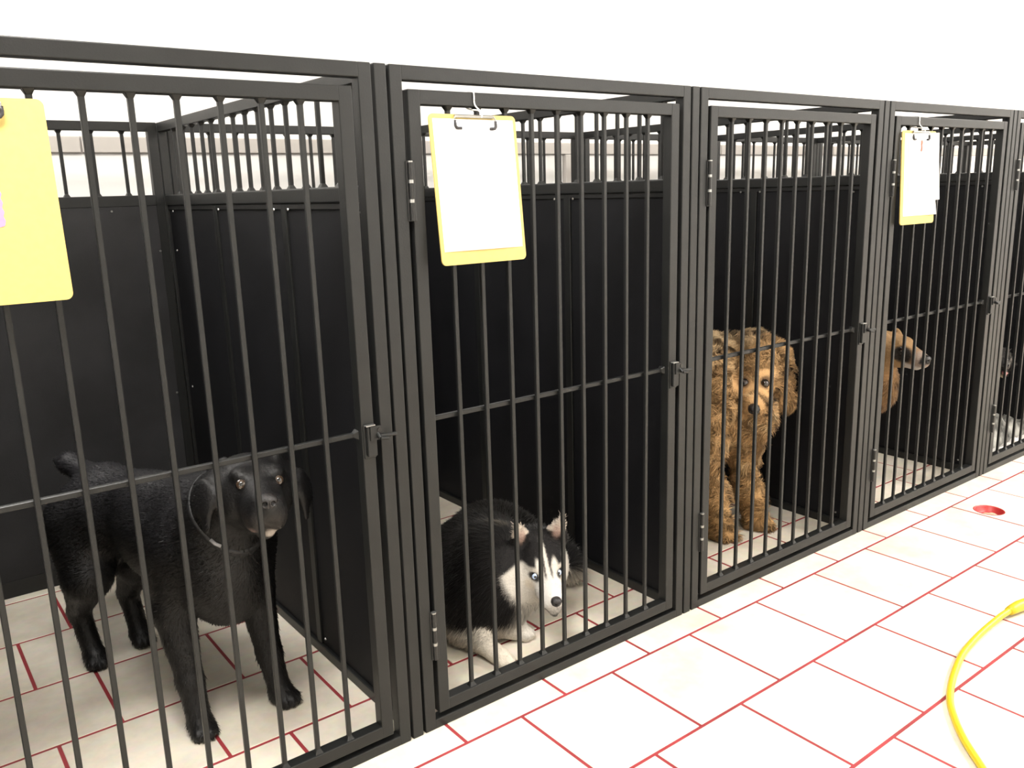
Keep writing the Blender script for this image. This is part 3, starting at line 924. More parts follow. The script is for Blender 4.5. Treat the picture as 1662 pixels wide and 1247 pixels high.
leg(b, [(-0.510, 0.87, 0.42), (-0.530, 0.80, 0.29), (-0.545, 0.92, 0.150), (-0.530, 0.870, 0.035)], [0.100, 0.062, 0.028, 0.026], (0.15, -0.95))
leg(b, [(-0.405, 0.90, 0.42), (-0.390, 0.83, 0.29), (-0.405, 0.96, 0.150), (-0.397, 0.915, 0.035)], [0.095, 0.062, 0.028, 0.026], (0.20, -0.95))
b.cone((-0.460, 0.955, 0.520), (-0.495, 1.040, 0.545), 0.036, 0.028, 0.04); b.cone((-0.495, 1.040, 0.545), (-0.515, 1.090, 0.545), 0.028, 0.014, 0.02)
hl = Hd(b, (-0.2690, 0.1730, 0.6520), (-0.20, -0.965, 0.04), math.radians(-3), 1.0)
hl.ell((-0.060, 0, 0.006), (0.082, 0.070, 0.052), 0.02)
hl.ell((0.000, 0, 0.006), (0.045, 0.055, 0.038), 0.02)
for s_ in (-1, 1):
    hl.ell((0.016, s_*0.037, 0.034), (0.026, 0.021, 0.015), 0.016)
    hl.ell((-0.020, s_*0.050, -0.028), (0.055, 0.032, 0.045), 0.03)
    hl.ell((0.080, s_*0.023, -0.040), (0.052, 0.022, 0.034), 0.014, rot('Y', 6))
    hl.cone((-0.060, s_*0.066, 0.030), (-0.045, s_*0.106, -0.025), 0.030, 0.044, 0.014, flat=((0.35, s_*0.88, 0.40), 2.8))
    hl.cone((-0.045, s_*0.106, -0.025), (-0.020, s_*0.108, -0.082), 0.042, 0.018, 0.012, flat=((0.35, s_*0.93, 0.1), 2.8))
    hl.ell((0.052, s_*0.041, 0.018), (0.016, 0.016, 0.011), 0.008, sub=True)
hl.cone((0.030, 0, -0.010), (0.108, 0, -0.014), 0.044, 0.035, 0.025)
hl.ell((0.104, 0, -0.004), (0.030, 0.028, 0.018), 0.016)
hl.cone((0.010, 0, -0.056), (0.082, 0, -0.074), 0.036, 0.022, 0.010)
hl.cone((-0.060, 0, -0.050), (0.010, 0, -0.060), 0.058, 0.042, 0.03)
def lab_col(X):
    L = hl.loc(X); c = np.tile(np.array([0.0045, 0.0042, 0.0043]), (len(X), 1))
    c = mixc(c, (0.020, 0.0195, 0.022), sstep(X[:, 2], 0.42, 0.60)*0.8*(X[:, 1] > 0.33))  # grey sheen along the back, painted as lighter coat colour
    mz = blob(L, (0.095, 0, -0.045), (0.05, 0.05, 0.03))
    c = mixc(c, (0.020, 0.016, 0.014), mz*0.8)
    c = mixc(c, (0.38, 0.33, 0.29), blob(L, (0.110, 0.010, -0.078), (0.022, 0.014, 0.009), 0.4))
    c = mixc(c, (0.14, 0.09, 0.08), blob(L, (0.110, -0.032, -0.066), (0.02, 0.010, 0.010), 0.4)*0.7)
    return c
def lab_flow(X, n_):
    f = np.tile(np.array([-0.25, 0.9, -0.35]), (len(X), 1)); L = hl.loc(X); hm = 1-sstep(np.linalg.norm(L-[-0.02, 0, 0], axis=1), 0.10, 0.18)
    legs = 1-sstep(X[:, 2], 0.26, 0.34)
    f = f*(1-legs[:, None])+np.array([0, 0.2, -1.0])*legs[:, None]
    return f*(1-hm[:, None])+(-hl.R[:, 0]-0.3*hl.R[:, 2])*hm[:, None]
def lab_len(X):
    L = hl.loc(X); hm = 1-sstep(np.linalg.norm(L-[0.03, 0, 0], axis=1), 0.10, 0.20)
    return 0.014*(1-hm)+0.0045*hm
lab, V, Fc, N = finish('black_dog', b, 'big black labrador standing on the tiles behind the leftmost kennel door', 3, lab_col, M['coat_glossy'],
    [dict(material=M['coat_glossy_fur'], count=52000, length=lab_len, flow=lab_flow, segs=2, width=0.0022, lift=0.16, jitter=0.16, cjit=0.5,
          density=lambda c, n_: noeye(hl, c, (0.045, 0.040, 0.018), 0.015)*noeye(hl, c, (0.135, 0, 0), 0.02)*(0.35+0.65*(((CAM-c)*n_).sum(1) > -0.3)))])
for s_ in (-1, 1):
    eyeball(lab, hl, (0.0395, s_*0.0385, 0.018), (0.8, s_*0.10-0.1, 0.30), 0.0128, M['eye_lab'], 50, 20)
nose_part(lab, hl, (0.133, 0, 0.000), (0.014, 0.0205, 0.0165))
# collar
bm = bmesh.new()
cc_ = hl.w((-0.055, 0, -0.115)); axn = (hl.w((-0.03, 0, 0))-np.array([-0.315, 0.39, 0.51])); axn /= np.linalg.norm(axn)
q = Vector(axn).to_track_quat('Z', 'Y').to_matrix()
n_ = 40; ringv = []
from mathutils.bvhtree import BVHTree
bvh = BVHTree.FromPolygons([Vector(v) for v in V], [tuple(int(i) for i in f) for f in Fc])
cen = Vector(np.array([-0.290, 0.315, 0.575]))
prev = None; first = None
for k in range(n_):
    a = 2*math.pi*k/n_; d_ = q@Vector((math.cos(a), math.sin(a), 0))
    ring = []
    for off in (-0.005, 0.005):
        o_ = cen+q@Vector((0, 0, off))
        hit = bvh.ray_cast(o_+d_*0.25, -d_)
        rr = (hit[0]-o_).length if hit[0] else 0.1
        ring += [bm.verts.new(o_+d_*(rr-0.002)), bm.verts.new(o_+d_*(rr+0.0018))]
    ringv.append(ring[3].co.copy())
    if prev:
        for x, y in ((0, 1), (1, 3), (3, 2), (2, 0)): bm.faces.new((prev[x], prev[y], ring[y], ring[x]))
    else: first = ring
    prev = ring
for x, y in ((0, 1), (1, 3), (3, 2), (2, 0)): bm.faces.new((prev[x], prev[y], first[y], first[x]))
bmesh.ops.recalc_face_normals(bm, faces=bm.faces)
link('collar', mesh_from_bm('collar', bm, M['collar'], True), lab)

kk = min(range(n_), key=lambda k: (ringv[k]-Vector((-0.345, 0.235, 0.520))).length)
print('collar', ringv[kk], [tuple(round(float(c), 3) for c in v) for v in ringv[::4]])
bm = bmesh.new(); a_, c_ = ringv[kk-1], ringv[(kk+1) % n_]
add_tube_path(bm, [a_.lerp(c_, 0.1), a_.lerp(c_, 0.5)+(a_+c_-2*cen).normalized()*0.003, a_.lerp(c_, 0.9)], 0.0042, 8)
link('collar_slide', mesh_from_bm('collar_slide', bm, M['tag'], True), lab)

# ------------------------------------------------------------------ husky, curled up in the second kennel
b = Body(0.0048)
b.ell((0.455, 0.330, 0.165), (0.130, 0.150, 0.150), 0.05)
b.ell((0.520, 0.470, 0.150), (0.150, 0.165, 0.135), 0.06)
b.ell((0.650, 0.600, 0.130), (0.155, 0.130, 0.125), 0.06)
b.ell((0.735, 0.560, 0.095), (0.115, 0.110, 0.090), 0.05)
b.cone((0.455, 0.290, 0.190), (0.535, 0.225, 0.175), 0.105, 0.075, 0.05)
b.ell((0.425, 0.250, 0.110), (0.080, 0.075, 0.100), 0.05)
b.cone((0.365, 0.300, 0.120), (0.330, 0.290, 0.045), 0.075, 0.045, 0.04)   # folded upper arm and elbow
b.cone((0.335, 0.290, 0.045), (0.338, 0.165, 0.030), 0.042, 0.026, 0.03)   # forearm along the floor
paw(b, (0.345, 0.130), (0.15, -1.0), 0.032, 0.045, 0.026)
b.cone((0.470, 0.270, 0.060), (0.455, 0.225, 0.035), 0.045, 0.030, 0.03)
paw(b, (0.470, 0.205), (0.7, -0.7), 0.032, 0.042, 0.028)
b.ell((0.375, 0.430, 0.075), (0.095, 0.120, 0.070), 0.04)
b.cone((0.810, 0.560, 0.070), (0.822, 0.450, 0.055), 0.055, 0.050, 0.04)   # bushy tail sweeping forward
b.cone((0.822, 0.450, 0.055), (0.800, 0.370, 0.060), 0.050, 0.035, 0.03)
hh = Hd(b, (0.5200, 0.1600, 0.2280), (-0.38, -0.91, -0.29), 0.03, 1.06)
hh.ell((-0.055, 0, 0.016), (0.072, 0.060, 0.052), 0.02)
hh.ell((-0.005, 0, 0.016), (0.040, 0.045, 0.034), 0.02)
for s_ in (-1, 1):
    hh.ell((-0.030, s_*0.038, -0.028), (0.052, 0.032, 0.040), 0.03)
    hh.ell((-0.065, s_*0.048, -0.038), (0.040, 0.030, 0.042), 0.03)
    hh.ell((0.014, s_*0.029, 0.029), (0.022, 0.018, 0.010), 0.012)
    hh.cone((-0.058, s_*0.047, 0.046), (-0.036, s_*0.060, 0.119), 0.041, 0.008, 0.012, flat=((0.95, s_*-0.25, -0.15), 2.4))
    hh.cone((-0.030, s_*0.049, 0.060), (-0.018, s_*0.058, 0.104), 0.021, 0.006, 0.006, sub=True, flat=((0.95, s_*-0.25, -0.15), 2.0))
    hh.ell((0.046, s_*0.033, 0.006), (0.013, 0.013, 0.0095), 0.006, sub=True)
    hh.ell((0.078, s_*0.015, -0.030), (0.042, 0.014, 0.019), 0.010)
hh.cone((0.020, 0, -0.010), (0.105, 0, -0.022), 0.040, 0.023, 0.03)
hh.cone((0.010, 0, -0.045), (0.113, 0, -0.047), 0.030, 0.017, 0.008)
hh.cone((-0.060, 0, -0.050), (0.010, 0, -0.050), 0.056, 0.036, 0.03)
b.cone((0.500, 0.300, 0.180), (0.545, 0.215, 0.190), 0.100, 0.075, 0.05)
W_, K_ = np.array([0.60, 0.56, 0.50]), np.array([0.0095, 0.0085, 0.0085])
def husky_col(X):
    L = hh.loc(X); n_ = len(X)
    nz_ = vnoise(X, 55, 3); nf = vnoise(X, 160, 4)
    c = np.tile(K_, (n_, 1))
    c = mixc(c, (0.055, 0.045, 0.035), np.clip(sstep(nf, 0.25, 0.9)*0.7*(X[:, 1] > 0.3), 0, 1))
    lowz = 0.065+0.012*nz_+0.05*sstep(X[:, 0], 0.60, 0.40)*0
    body_white = 1-sstep(X[:, 2]+0.014*nz_, 0.058, 0.088)
    body_white *= (1-sstep(X[:, 1], 0.40, 0.50))
    c = mixc(c, (0.60, 0.54, 0.45), body_white)
    chest = blob(X, (0.520, 0.165, 0.095), (0.085, 0.10, 0.085), 0.25)
    chest = np.maximum(chest, blob(X, (0.470, 0.200, 0.050), (0.07, 0.06, 0.05), 0.3))
    c = mixc(c, W_*0.92, chest)
    c = mixc(c, (0.12, 0.10, 0.09), blob(X, (0.505, 0.185, 0.05), (0.02, 0.03, 0.022), 0.6)*0.7*sstep(nf, -0.3, 0.4))
    c = mixc(c, (0.20, 0.17, 0.13), blob(X, (0.50, 0.33, 0.29), (0.03, 0.05, 0.05), 0.6)*0.6)
    # head
    ay = np.abs(L[:, 1]); hm = 1-sstep(np.linalg.norm((L-[0.005, 0, 0.02])/[1.25, 1, 1.1], axis=1), 0.112, 0.130)
    hc = np.tile(W_, (n_, 1))
    hc = mixc(hc, (0.66, 0.635, 0.60), sstep(L[:, 0], 0.04, 0.08))
    # black cap comes down to the brows, leaving the pale blaze, brow spots and cheeks
    capline = 0.030-0.35*np.maximum(ay-0.038, 0)
    cap = sstep(L[:, 2]+0.10*(-L[:, 0]-0.03)*(L[:, 0] < -0.03), capline-0.004, capline+0.004)
    back = sstep(-L[:, 0], 0.060, 0.078)
    capm = np.maximum(cap, back)
    hc = mixc(hc, K_, capm)
    brow = blob(np.stack([L[:, 0]*0.4, ay-0.0205-0.12*(L[:, 2]-0.03), L[:, 2]], 1), (0.008, 0, 0.028), (0.04, 0.0100, 0.015), 0.25)
    hc = mixc(hc, W_, brow*(L[:, 0] > -0.02))
    blaze = (1-sstep(ay, 0.003, 0.0075))*sstep(L[:, 2], 0.02, 0.03)*(1-sstep(L[:, 2], 0.058, 0.068))*(L[:, 0] > -0.06)
    hc = mixc(hc, W_, blaze)
    # dark wedge between the eyes running down to the muzzle
    wedge = (1-sstep(np.abs(ay-0.0085-0.03*(0.03-L[:, 2])), 0.0015, 0.0045))*sstep(L[:, 0], 0.0, 0.01)*(1-sstep(L[:, 0], 0.055, 0.075))*(L[:, 2] > 0.0)
    hc = mixc(hc, (0.03, 0.025, 0.025), wedge*0.9)
    eyer = blob(np.stack([L[:, 0], ay, L[:, 2]], 1), (0.038, 0.032, 0.006), (0.024, 0.0170, 0.0120), 0.2)
    hc = mixc(hc, K_, eyer*0.95)
    hc = mixc(hc, (0.50, 0.40, 0.27), blob(np.stack([L[:, 0], ay, L[:, 2]], 1), (0.030, 0.045, -0.020), (0.03, 0.012, 0.014), 0.6)*0.5)
    lip = (1-sstep(np.abs(L[:, 2]+0.0455+0.03*(L[:, 0]-0.06)), 0.0012, 0.0035))*sstep(L[:, 0], 0.050, 0.075)*(1-sstep(L[:, 0], 0.118, 0.122))
    hc = mixc(hc, (0.05, 0.04, 0.04), lip*0.8)
    ear = sstep(L[:, 2], 0.076, 0.082)
    hc = mixc(hc, K_*1.5, ear); hc = mixc(hc, (0.62, 0.54, 0.46), ear*sstep(L[:, 0]-0.30*(L[:, 2]-0.07), -0.070, -0.062))
    hc = mixc(hc, (0.50, 0.35, 0.30), blob(np.stack([L[:, 0], ay, L[:, 2]], 1), (-0.04, 0.050, 0.078), (0.03, 0.011, 0.022), 0.5)*0.8)
    c = c*(1-hm[:, None])+hc*hm[:, None]
    return np.clip(c, 0, 1)
def husky_flow(X, n_):
    d = X-np.array([0.545, 0.19, 0.2]); f = d/np.linalg.norm(d, axis=1)[:, None]+np.array([0, 0, -0.5])
    L = hh.loc(X); hm = 1-sstep(np.linalg.norm(L-[-0.02, 0, 0], axis=1), 0.10, 0.15)
    hf = -hh.R[:, 0]*1.0+0.0*hh.R[:, 2]
    return f*(1-hm[:, None])+hf*hm[:, None]
def husky_len(X):
    L = hh.loc(X); d = np.linalg.norm(L-[0.03, 0, 0.02], axis=1)
    base = 0.028*(0.6+0.4*sstep(X[:, 2], 0.03, 0.10)); face = 0.0040+0.010*sstep(-L[:, 0], 0.03, 0.07)
    hm = 1-sstep(d, 0.105, 0.15)
    earm = sstep(L[:, 2], 0.055, 0.07)*hm; face = face*(1-earm)+0.0045*earm
    L_e = L
    tail = blob(X, (0.815, 0.45, 0.05), (0.09, 0.16, 0.12), 0.2)
    pawm = np.maximum(blob(X, (0.345, 0.14, 0.02), (0.07, 0.08, 0.06)), blob(X, (0.47, 0.20, 0.02), (0.06, 0.06, 0.05)))
    L_ = base*(1-hm)+face*hm
    return (L_*(1-0.7*pawm))*(1+0.9*tail)
husky, V, Fc, N = finish('husky_dog', b, 'black and white husky with pale blue eyes lying curled in the second kennel', 2, husky_col, M['coat'],
    [dict(material=M['coat_fur'], count=80000, length=husky_len, flow=husky_flow, segs=3, width=0.0022, lift=0.20, jitter=0.20, cjit=0.30, gravity=0.1,
          density=lambda c, n_: noeye(hh, c, (0.040, 0.031, 0.006), 0.0125)*(0.3+0.7*(((CAM-c)*n_).sum(1) > -0.3))*(1+2.5*(np.linalg.norm(hh.loc(c)-[0.02, 0, 0], axis=1) < 0.12)))], seed=5)
for s_ in (-1, 1):
    eyeball(husky, hh, (0.0368, s_*0.0305, 0.0055), (0.85, s_*0.15-0.12, 0.30), 0.0118, M['eye_blue'], 46, 17)
nose_part(husky, hh, (0.1280, 0, -0.012), (0.011, 0.0145, 0.0110))

# ------------------------------------------------------------------ curly golden dog, standing in the third kennel
b = Body(0.0065)
b.ell((1.540, 0.445, 0.455), (0.125, 0.135, 0.180), 0.05)
b.ell((1.500, 0.420, 0.540), (0.070, 0.110, 0.100), 0.05)
b.ell((1.600, 0.600, 0.510), (0.130, 0.230, 0.160), 0.06)
b.ell((1.650, 0.820, 0.520), (0.130, 0.140, 0.150), 0.06)
b.cone((1.530, 0.460, 0.600), (1.640, 0.440, 0.620), 0.120, 0.095, 0.06)
b.cone((1.500, 0.480, 0.655), (1.620, 0.800, 0.640), 0.080, 0.080, 0.05)
leg(b, [(1.475, 0.370, 0.46), (1.468, 0.375, 0.30), (1.478, 0.330, 0.14), (1.478, 0.300, 0.045)], [0.075, 0.052, 0.042, 0.042], (0.25, -0.95), (0.040, 0.052, 0.036))
leg(b, [(1.625, 0.350, 0.46), (1.640, 0.350, 0.30), (1.645, 0.305, 0.14), (1.655, 0.275, 0.045)], [0.075, 0.052, 0.042, 0.042], (0.45, -0.90), (0.040, 0.052, 0.036))
leg(b, [(1.600, 0.86, 0.45), (1.600, 0.80, 0.32), (1.590, 0.92, 0.17), (1.590, 0.880, 0.045)], [0.095, 0.070, 0.042, 0.042], (0.2, -0.95), (0.040, 0.050, 0.036))
leg(b, [(1.720, 0.82, 0.45), (1.730, 0.76, 0.32), (1.740, 0.88, 0.17), (1.740, 0.840, 0.045)], [0.095, 0.070, 0.042, 0.042], (0.2, -0.95), (0.040, 0.050, 0.036))
b.cone((1.66, 0.93, 0.62), (1.70, 1.08, 0.74), 0.045, 0.030, 0.04)
b.ell((1.630, 0.310, 0.430), (0.085, 0.085, 0.120), 0.05)
b.cone((1.570, 0.440, 0.550), (1.690, 0.380, 0.570), 0.120, 0.085, 0.05)
hd = Hd(b, (1.6438, 0.2968, 0.5870), (-0.66, -0.50, -0.50), 0.0, 1.15)
hd.ell((-0.060, 0, 0.022), (0.080, 0.072, 0.062), 0.02)
hd.ell((-0.010, 0, 0.016), (0.045, 0.050, 0.036), 0.02)
for s_ in (-1, 1):
    hd.ell((-0.030, s_*0.050, -0.030), (0.055, 0.036, 0.050), 0.03)
    hd.cone((-0.065, s_*0.075, 0.020), (-0.015, s_*0.092, -0.090), 0.036, 0.046, 0.016, flat=((0.25, s_*0.95, 0.2), 1.8))
    hd.ell((0.036, s_*0.031, 0.008), (0.013, 0.013, 0.011), 0.008, sub=True)
    hd.ell((0.075, s_*0.020, -0.030), (0.040, 0.022, 0.030), 0.014)
hd.cone((0.020, 0, -0.014), (0.100, 0, -0.026), 0.042, 0.032, 0.03)
hd.cone((0.010, 0, -0.055), (0.085, 0, -0.062), 0.034, 0.024, 0.012)
hd.cone((-0.060, 0, -0.060), (0.010, 0, -0.060), 0.065, 0.045, 0.03)
def doodle_col(X):
    L = hd.loc(X); n1_ = vnoise(X, 42, 8); n2_ = vnoise(X, 120, 9)
    c = np.tile(np.array([0.60, 0.36, 0.165]), (len(X), 1))
    c = mixc(c, (0.26, 0.135, 0.05), sstep(n1_, -0.1, 0.7)*0.65)
    c = mixc(c, (0.78, 0.58, 0.33), sstep(n2_, 0.1, 0.8)*0.5)
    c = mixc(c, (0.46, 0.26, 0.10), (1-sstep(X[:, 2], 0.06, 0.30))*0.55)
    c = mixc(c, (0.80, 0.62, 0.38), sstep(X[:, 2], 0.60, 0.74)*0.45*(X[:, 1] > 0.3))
    ay = np.abs(L[:, 1])
    c = mixc(c, (0.08, 0.045, 0.03), blob(np.stack([L[:, 0], ay, L[:, 2]], 1), (0.042, 0.031, 0.012), (0.026, 0.021, 0.018), 0.3)*0.85)
    c = mixc(c, (0.30, 0.17, 0.08), blob(np.stack([L[:, 0], ay, L[:, 2]], 1), (0.02, 0.085, -0.03), (0.06, 0.016, 0.05), 0.5)*0.5)
    return np.clip(c, 0, 1)
def dood_flow(X, n_):
    f = np.tile(np.array([0.1, 0.5, -0.8]), (len(X), 1)); L = hd.loc(X); hm = 1-sstep(np.linalg.norm(L-[-0.02, 0, 0], axis=1), 0.11, 0.17)
    g = L.copy(); g[:, 0] = -0.3; g[:, 2] = g[:, 2]-0.02
    g = g/np.linalg.norm(g, axis=1)[:, None]
    hf = g@hd.R.T
    return f*(1-hm[:, None])+hf*hm[:, None]
def dood_len(X):
    L = hd.loc(X); e = np.minimum(np.linalg.norm((L-[0.045, 0.031, 0.012])*[0.6, 1, 1], axis=1), np.linalg.norm((L-[0.045, -0.031, 0.012])*[0.6, 1, 1], axis=1))
    fm = sstep(e, 0.028, 0.070); nm = sstep(np.linalg.norm(L-[0.13, 0, -0.01], axis=1), 0.025, 0.06)
    base = 0.046*(0.72+0.28*sstep(X[:, 2], 0.10, 0.40))
    return 0.004+(base-0.004)*np.minimum(fm, nm)
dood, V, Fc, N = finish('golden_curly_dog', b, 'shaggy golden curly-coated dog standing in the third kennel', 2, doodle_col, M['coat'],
    [dict(material=M['coat_fur'], count=95000, length=dood_len, flow=dood_flow, segs=5, width=0.0030, lift=0.55, jitter=0.25, curl=1.0, curlf=95, clump=60, cjit=0.42, gravity=0.15,
          density=lambda c, n_: noeye(hd, c, (0.046, 0.031, 0.013), 0.023)*noeye(hd, c, (0.14, 0, -0.014), 0.018)*(0.25+0.75*(((CAM-c)*n_).sum(1) > -0.3))*(1-0.7*sstep(c[:, 1], 0.5, 0.7))*(1+1.0*(np.linalg.norm(hd.loc(c)-[0.02, 0, 0], axis=1) < 0.16)))], seed=9)
for s_ in (-1, 1):
    eyeball(dood, hd, (0.0470, s_*0.0305, 0.012), (0.85, s_*0.1, 0.45), 0.0138, M['eye_dark'], 50, 22)
nose_part(dood, hd, (0.137, 0, -0.016), (0.014, 0.0185, 0.0145))

# ------------------------------------------------------------------ tan shepherd, standing in the fourth kennel
b = Body(0.006)
b.ell((2.530, 0.460, 0.370), (0.095, 0.150, 0.150), 0.05)
b.ell((2.550, 0.330, 0.400), (0.080, 0.085, 0.120), 0.05)
b.ell((2.500, 0.680, 0.385), (0.095, 0.200, 0.120), 0.06)
b.ell((2.480, 0.900, 0.380), (0.095, 0.120, 0.125), 0.05)
b.cone((2.530, 0.420, 0.430), (2.480, 0.280, 0.555), 0.110, 0.080, 0.05)
for sx in (-1, 1):
    leg(b, [(2.530+sx*0.060, 0.45, 0.36), (2.530+sx*0.072, 0.47, 0.24), (2.530+sx*0.07, 0.44, 0.12), (2.530+sx*0.07, 0.42, 0.035)], [0.060, 0.042, 0.028, 0.026], (0, -1.0))
    leg(b, [(2.480+sx*0.060, 0.92, 0.34), (2.480+sx*0.07, 0.86, 0.24), (2.480+sx*0.07, 0.97, 0.13), (2.480+sx*0.07, 0.93, 0.035)], [0.085, 0.052, 0.028, 0.026], (0, -1.0))
b.cone((2.48, 1.0, 0.42), (2.49, 1.12, 0.22), 0.045, 0.030, 0.04)
hs = Hd(b, (2.4520, 0.1950, 0.6000), (-0.12, -0.97, -0.20), 0.0, 1.0)
hs.ell((-0.060, 0, 0.000), (0.076, 0.060, 0.044), 0.02)
hs.ell((-0.008, 0, 0.008), (0.042, 0.046, 0.034), 0.02)
for s_ in (-1, 1):
    hs.ell((-0.030, s_*0.042, -0.025), (0.055, 0.030, 0.042), 0.03)
    hs.ell((0.010, s_*0.028, 0.028), (0.022, 0.018, 0.012), 0.014)
    hs.cone((-0.055, s_*0.052, 0.030), (-0.056, s_*0.082, 0.000), 0.030, 0.030, 0.012, flat=((0.3, s_*0.9, 0.4), 2.4))
    hs.cone((-0.056, s_*0.082, 0.000), (-0.042, s_*0.086, -0.040), 0.030, 0.012, 0.012, flat=((0.3, s_*0.9, 0.2), 2.4))
    hs.ell((0.036, s_*0.032, 0.008), (0.012, 0.011, 0.010), 0.008, sub=True)
    hs.ell((0.080, s_*0.016, -0.030), (0.045, 0.014, 0.020), 0.010)
hs.cone((0.020, 0, -0.008), (0.112, 0, -0.018), 0.044, 0.030, 0.03)
hs.cone((0.005, 0, -0.045), (0.098, 0, -0.052), 0.030, 0.015, 0.010)
hs.cone((-0.060, 0, -0.050), (0.005, 0, -0.048), 0.055, 0.036, 0.03)
def shep_col(X):
    L = hs.loc(X); ay = np.abs(L[:, 1]); nf = vnoise(X, 70, 12)
    c = np.tile(np.array([0.26, 0.15, 0.070]), (len(X), 1))
    saddle = sstep(X[:, 1]+0.10*nf*0.4, 0.40, 0.48)*sstep(X[:, 2], 0.26, 0.34)
    c = mixc(c, (0.014, 0.012, 0.010), saddle)
    c = mixc(c, (0.05, 0.03, 0.018), sstep(nf, 0.1, 0.7)*0.7*(L[:, 2] < -0.03))
    hm = 1-sstep(np.linalg.norm((L-[0.01, 0, 0])/[1.3, 1, 1], axis=1), 0.11, 0.135)
    hc = np.tile(np.array([0.27, 0.165, 0.080]), (len(X), 1))
    hc = mixc(hc, (0.16, 0.10, 0.07), sstep(L[:, 0], 0.06, 0.09)*0.5)
    hc = mixc(hc, (0.26, 0.22, 0.20), sstep(L[:, 0], 0.085, 0.11)*0.6)
    hc = mixc(hc, (0.007, 0.006, 0.006), blob(np.stack([L[:, 0], ay, L[:, 2]], 1), (0.052, 0.048, -0.012), (0.040, 0.040, 0.038), 0.2)*0.98)
    hc = mixc(hc, (0.45, 0.41, 0.38), sstep(L[:, 0], 0.050, 0.065)*(1-sstep(L[:, 2], -0.046, -0.034)))
    hc = mixc(hc, (0.010, 0.009, 0.009), sstep(L[:, 0], 0.118, 0.126)*sstep(L[:, 2], -0.030, -0.022))
    hc = mixc(hc, (0.02, 0.015, 0.013), (1-sstep(L[:, 0], -0.040, -0.030))*(1-sstep(L[:, 2], 0.018, 0.030))*sstep(ay, 0.035, 0.045)*0.95)
    hc = mixc(hc, (0.03, 0.02, 0.018), blob(np.stack([L[:, 0], ay, L[:, 2]], 1), (-0.055, 0.086, -0.004), (0.045, 0.026, 0.055), 0.3)*0.95)
    return np.clip(c*(1-hm[:, None])+hc*hm[:, None], 0, 1)
def shep_flow(X, n_):
    f = np.tile(np.array([0.0, 0.9, -0.5]), (len(X), 1)); return f
def shep_len(X):
    L = hs.loc(X); hm = 1-sstep(np.linalg.norm(L-[0.01, 0, 0], axis=1), 0.14, 0.20)
    return 0.022*(1-hm)+0.004*hm
shep, V, Fc, N = finish('shepherd_dog', b, 'tan shepherd dog with a dark face mask looking out of the fourth kennel', 2, shep_col, M['coat'],
    [dict(material=M['coat_fur'], count=36000, length=shep_len, flow=shep_flow, segs=2, width=0.0026, lift=0.2, jitter=0.2, cjit=0.3,
          density=lambda c, n_: noeye(hs, c, (0.042, 0.035, 0.008), 0.014)*(0.3+0.7*(((CAM-c)*n_).sum(1) > -0.3)))], seed=15)
for s_ in (-1, 1):
    eyeball(shep, hs, (0.0385, s_*0.0350, 0.008), (0.75, s_*0.6, 0.1), 0.0120, M['eye_dark'], 46, 20)
nose_part(shep, hs, (0.134, 0, -0.008), (0.014, 0.018, 0.015))

# ------------------------------------------------------------------ small grey dog on blankets, fifth kennel
b = Body(0.006)
ox, oy = 3.560, 0.28
b.ell((ox, oy+0.16, 0.235), (0.075, 0.13, 0.085), 0.04)
b.ell((ox, oy+0.32, 0.230), (0.075, 0.10, 0.080), 0.04)
b.cone((ox, oy+0.08, 0.270), (ox, oy+0.02, 0.345), 0.065, 0.05, 0.03)
for sx in (-1, 1):
    leg(b, [(ox+sx*0.04, oy+0.10, 0.22), (ox+sx*0.048, oy+0.12, 0.12), (ox+sx*0.048, oy+0.09, 0.03)], [0.042, 0.028, 0.022], (0, -1.0), (0.022, 0.030, 0.020))
    leg(b, [(ox+sx*0.045, oy+0.36, 0.20), (ox+sx*0.05, oy+0.38, 0.11), (ox+sx*0.05, oy+0.36, 0.03)], [0.05, 0.028, 0.022], (0, -1.0), (0.022, 0.030, 0.020))
hg = Hd(b, (ox, oy-0.02, 0.375), (-0.75, -0.66, 0.0), 0, 0.80)
hg.ell((-0.045, 0, 0.02), (0.075, 0.066, 0.058), 0.02)
for s_ in (-1, 1):
    hg.cone((-0.060, s_*0.060, 0.03), (-0.055, s_*0.085, -0.05), 0.03, 0.030, 0.014, flat=((0.2, s_*0.95, 0.2), 2.0))
    hg.ell((0.034, s_*0.028, 0.010), (0.012, 0.011, 0.010), 0.008, sub=True)
hg.cone((0.010, 0, -0.006), (0.080, 0, -0.018), 0.042, 0.030, 0.03)
hg.cone((0.000, 0, -0.055), (0.070, 0, -0.078), 0.030, 0.018, 0.012)
def grey_col(X):
    L = hg.loc(X); nf = vnoise(X, 60, 22)
    c = np.tile(np.array([0.035, 0.032, 0.030]), (len(X), 1)); c = mixc(c, (0.20, 0.18, 0.16), sstep(nf, 0.0, 0.6))
    c = mixc(c, (0.60, 0.50, 0.36), blob(L, (0.065, 0, -0.092), (0.04, 0.03, 0.022), 0.3))
    return c
grey, V, Fc, N = finish('small_grey_dog', b, 'small dark grey curly dog at the right edge of the photo, above the blankets', 2, grey_col, M['coat'],
    [dict(material=M['coat_fur'], count=12000, length=lambda X: np.full(len(X), 0.020), flow=shep_flow, segs=3, width=0.003, lift=0.4, jitter=0.3, curl=0.5, curlf=90, clump=60, cjit=0.3)], seed=21)
for s_ in (-1, 1):
    eyeball(grey, hg, (0.034, s_*0.0275, 0.010), (0.9, s_*0.25, 0.1), 0.0115, M['eye_dark'], 46, 20)
nose_part(grey, hg, (0.108, 0, -0.006), (0.013, 0.017, 0.014))
bt = Body(0.003); ht = Hd(bt, hg.o, hg.R[:, 0], 0, hg.s)
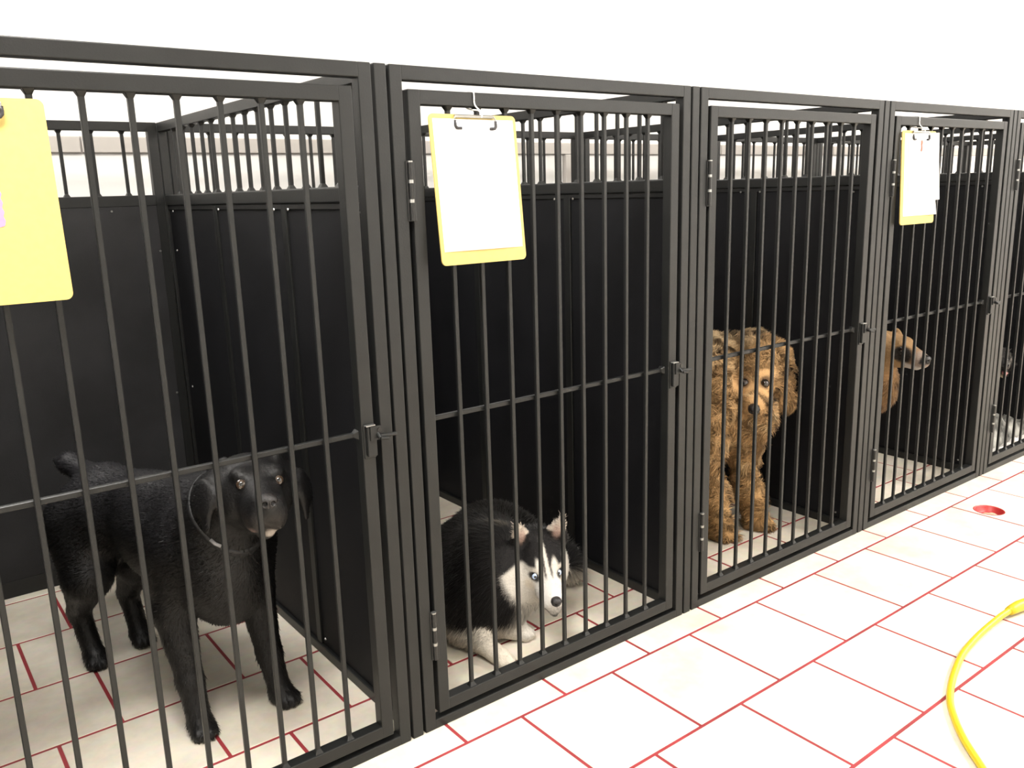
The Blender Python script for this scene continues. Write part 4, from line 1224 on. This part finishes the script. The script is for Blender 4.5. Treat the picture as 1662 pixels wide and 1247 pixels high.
ht.cone((0.030, 0, -0.048), (0.095, 0, -0.060), 0.014, 0.013, 0.01, flat=((0, 0, 1), 2.5))
ht.cone((0.095, 0, -0.060), (0.100, 0, -0.072), 0.013, 0.009, 0.01)
Vt, Ft = bt.build(); link('tongue', np_mesh('tongue', Vt, Ft, M['tongue']), grey)

# ------------------------------------------------------------------ blankets in the fifth kennel
def cloth(name, cx, cy, w, d, hgt, material, label, seed, z0=0.0, yaw=0.0):
    r = np.random.default_rng(seed); n = 60
    u_, v_ = np.meshgrid(np.linspace(-1, 1, n), np.linspace(-1, 1, n), indexing='ij')
    ang = np.arctan2(v_, u_); rad = np.maximum(np.abs(u_), np.abs(v_))
    edge = 1+0.10*np.sin(3*ang+seed)+0.05*np.sin(7*ang+2*seed)
    x = u_*w/2*edge; y = v_*d/2*edge
    z = np.zeros_like(x)
    for _ in range(7):
        a = r.random()*6.28; f = 6+18*r.random(); z += np.abs(np.sin((x*math.cos(a)+y*math.sin(a))*f*1.8+r.random()*6))**1.5*(0.5+r.random())
    z = z/7*hgt*(1-rad**2.5)*(0.7+0.5*np.exp(-((x/w*2)**2+(y/d*2)**2)*1.2))+hgt*0.22*(1-rad**4)
    z += 0.006
    V = np.stack([cx+x*math.cos(yaw)-y*math.sin(yaw), cy+x*math.sin(yaw)+y*math.cos(yaw), z+z0], -1).reshape(-1, 3)
    Vb = V.copy(); Vb[:, 2] -= 0.005
    idx = np.arange(n*n).reshape(n, n)
    q = np.stack([idx[:-1, :-1], idx[1:, :-1], idx[1:, 1:], idx[:-1, 1:]], -1).reshape(-1, 4)
    e = np.concatenate([idx[:-1, 0], idx[-1, :-1], idx[1:, -1][::-1], idx[0, 1:][::-1]]); e2 = np.roll(e, -1)
    side = np.stack([e, e+n*n, e2+n*n, e2], 1)
    o = link(name, np_mesh(name, np.concatenate([V, Vb]), np.concatenate([q, q[:, ::-1]+n*n, side]), material))
    tag(o, label, 'blanket'); return o
cloth('fleece_blanket', 3.48, 0.200, 0.54, 0.150, 0.105, M['fleece'], 'crumpled mottled grey fleece blanket behind the white sheet in the fifth kennel', 3)
cloth('white_sheet', 3.42, 0.078, 0.62, 0.075, 0.050, M['sheet'], 'crumpled white sheet on the floor just inside the fifth kennel door', 5)
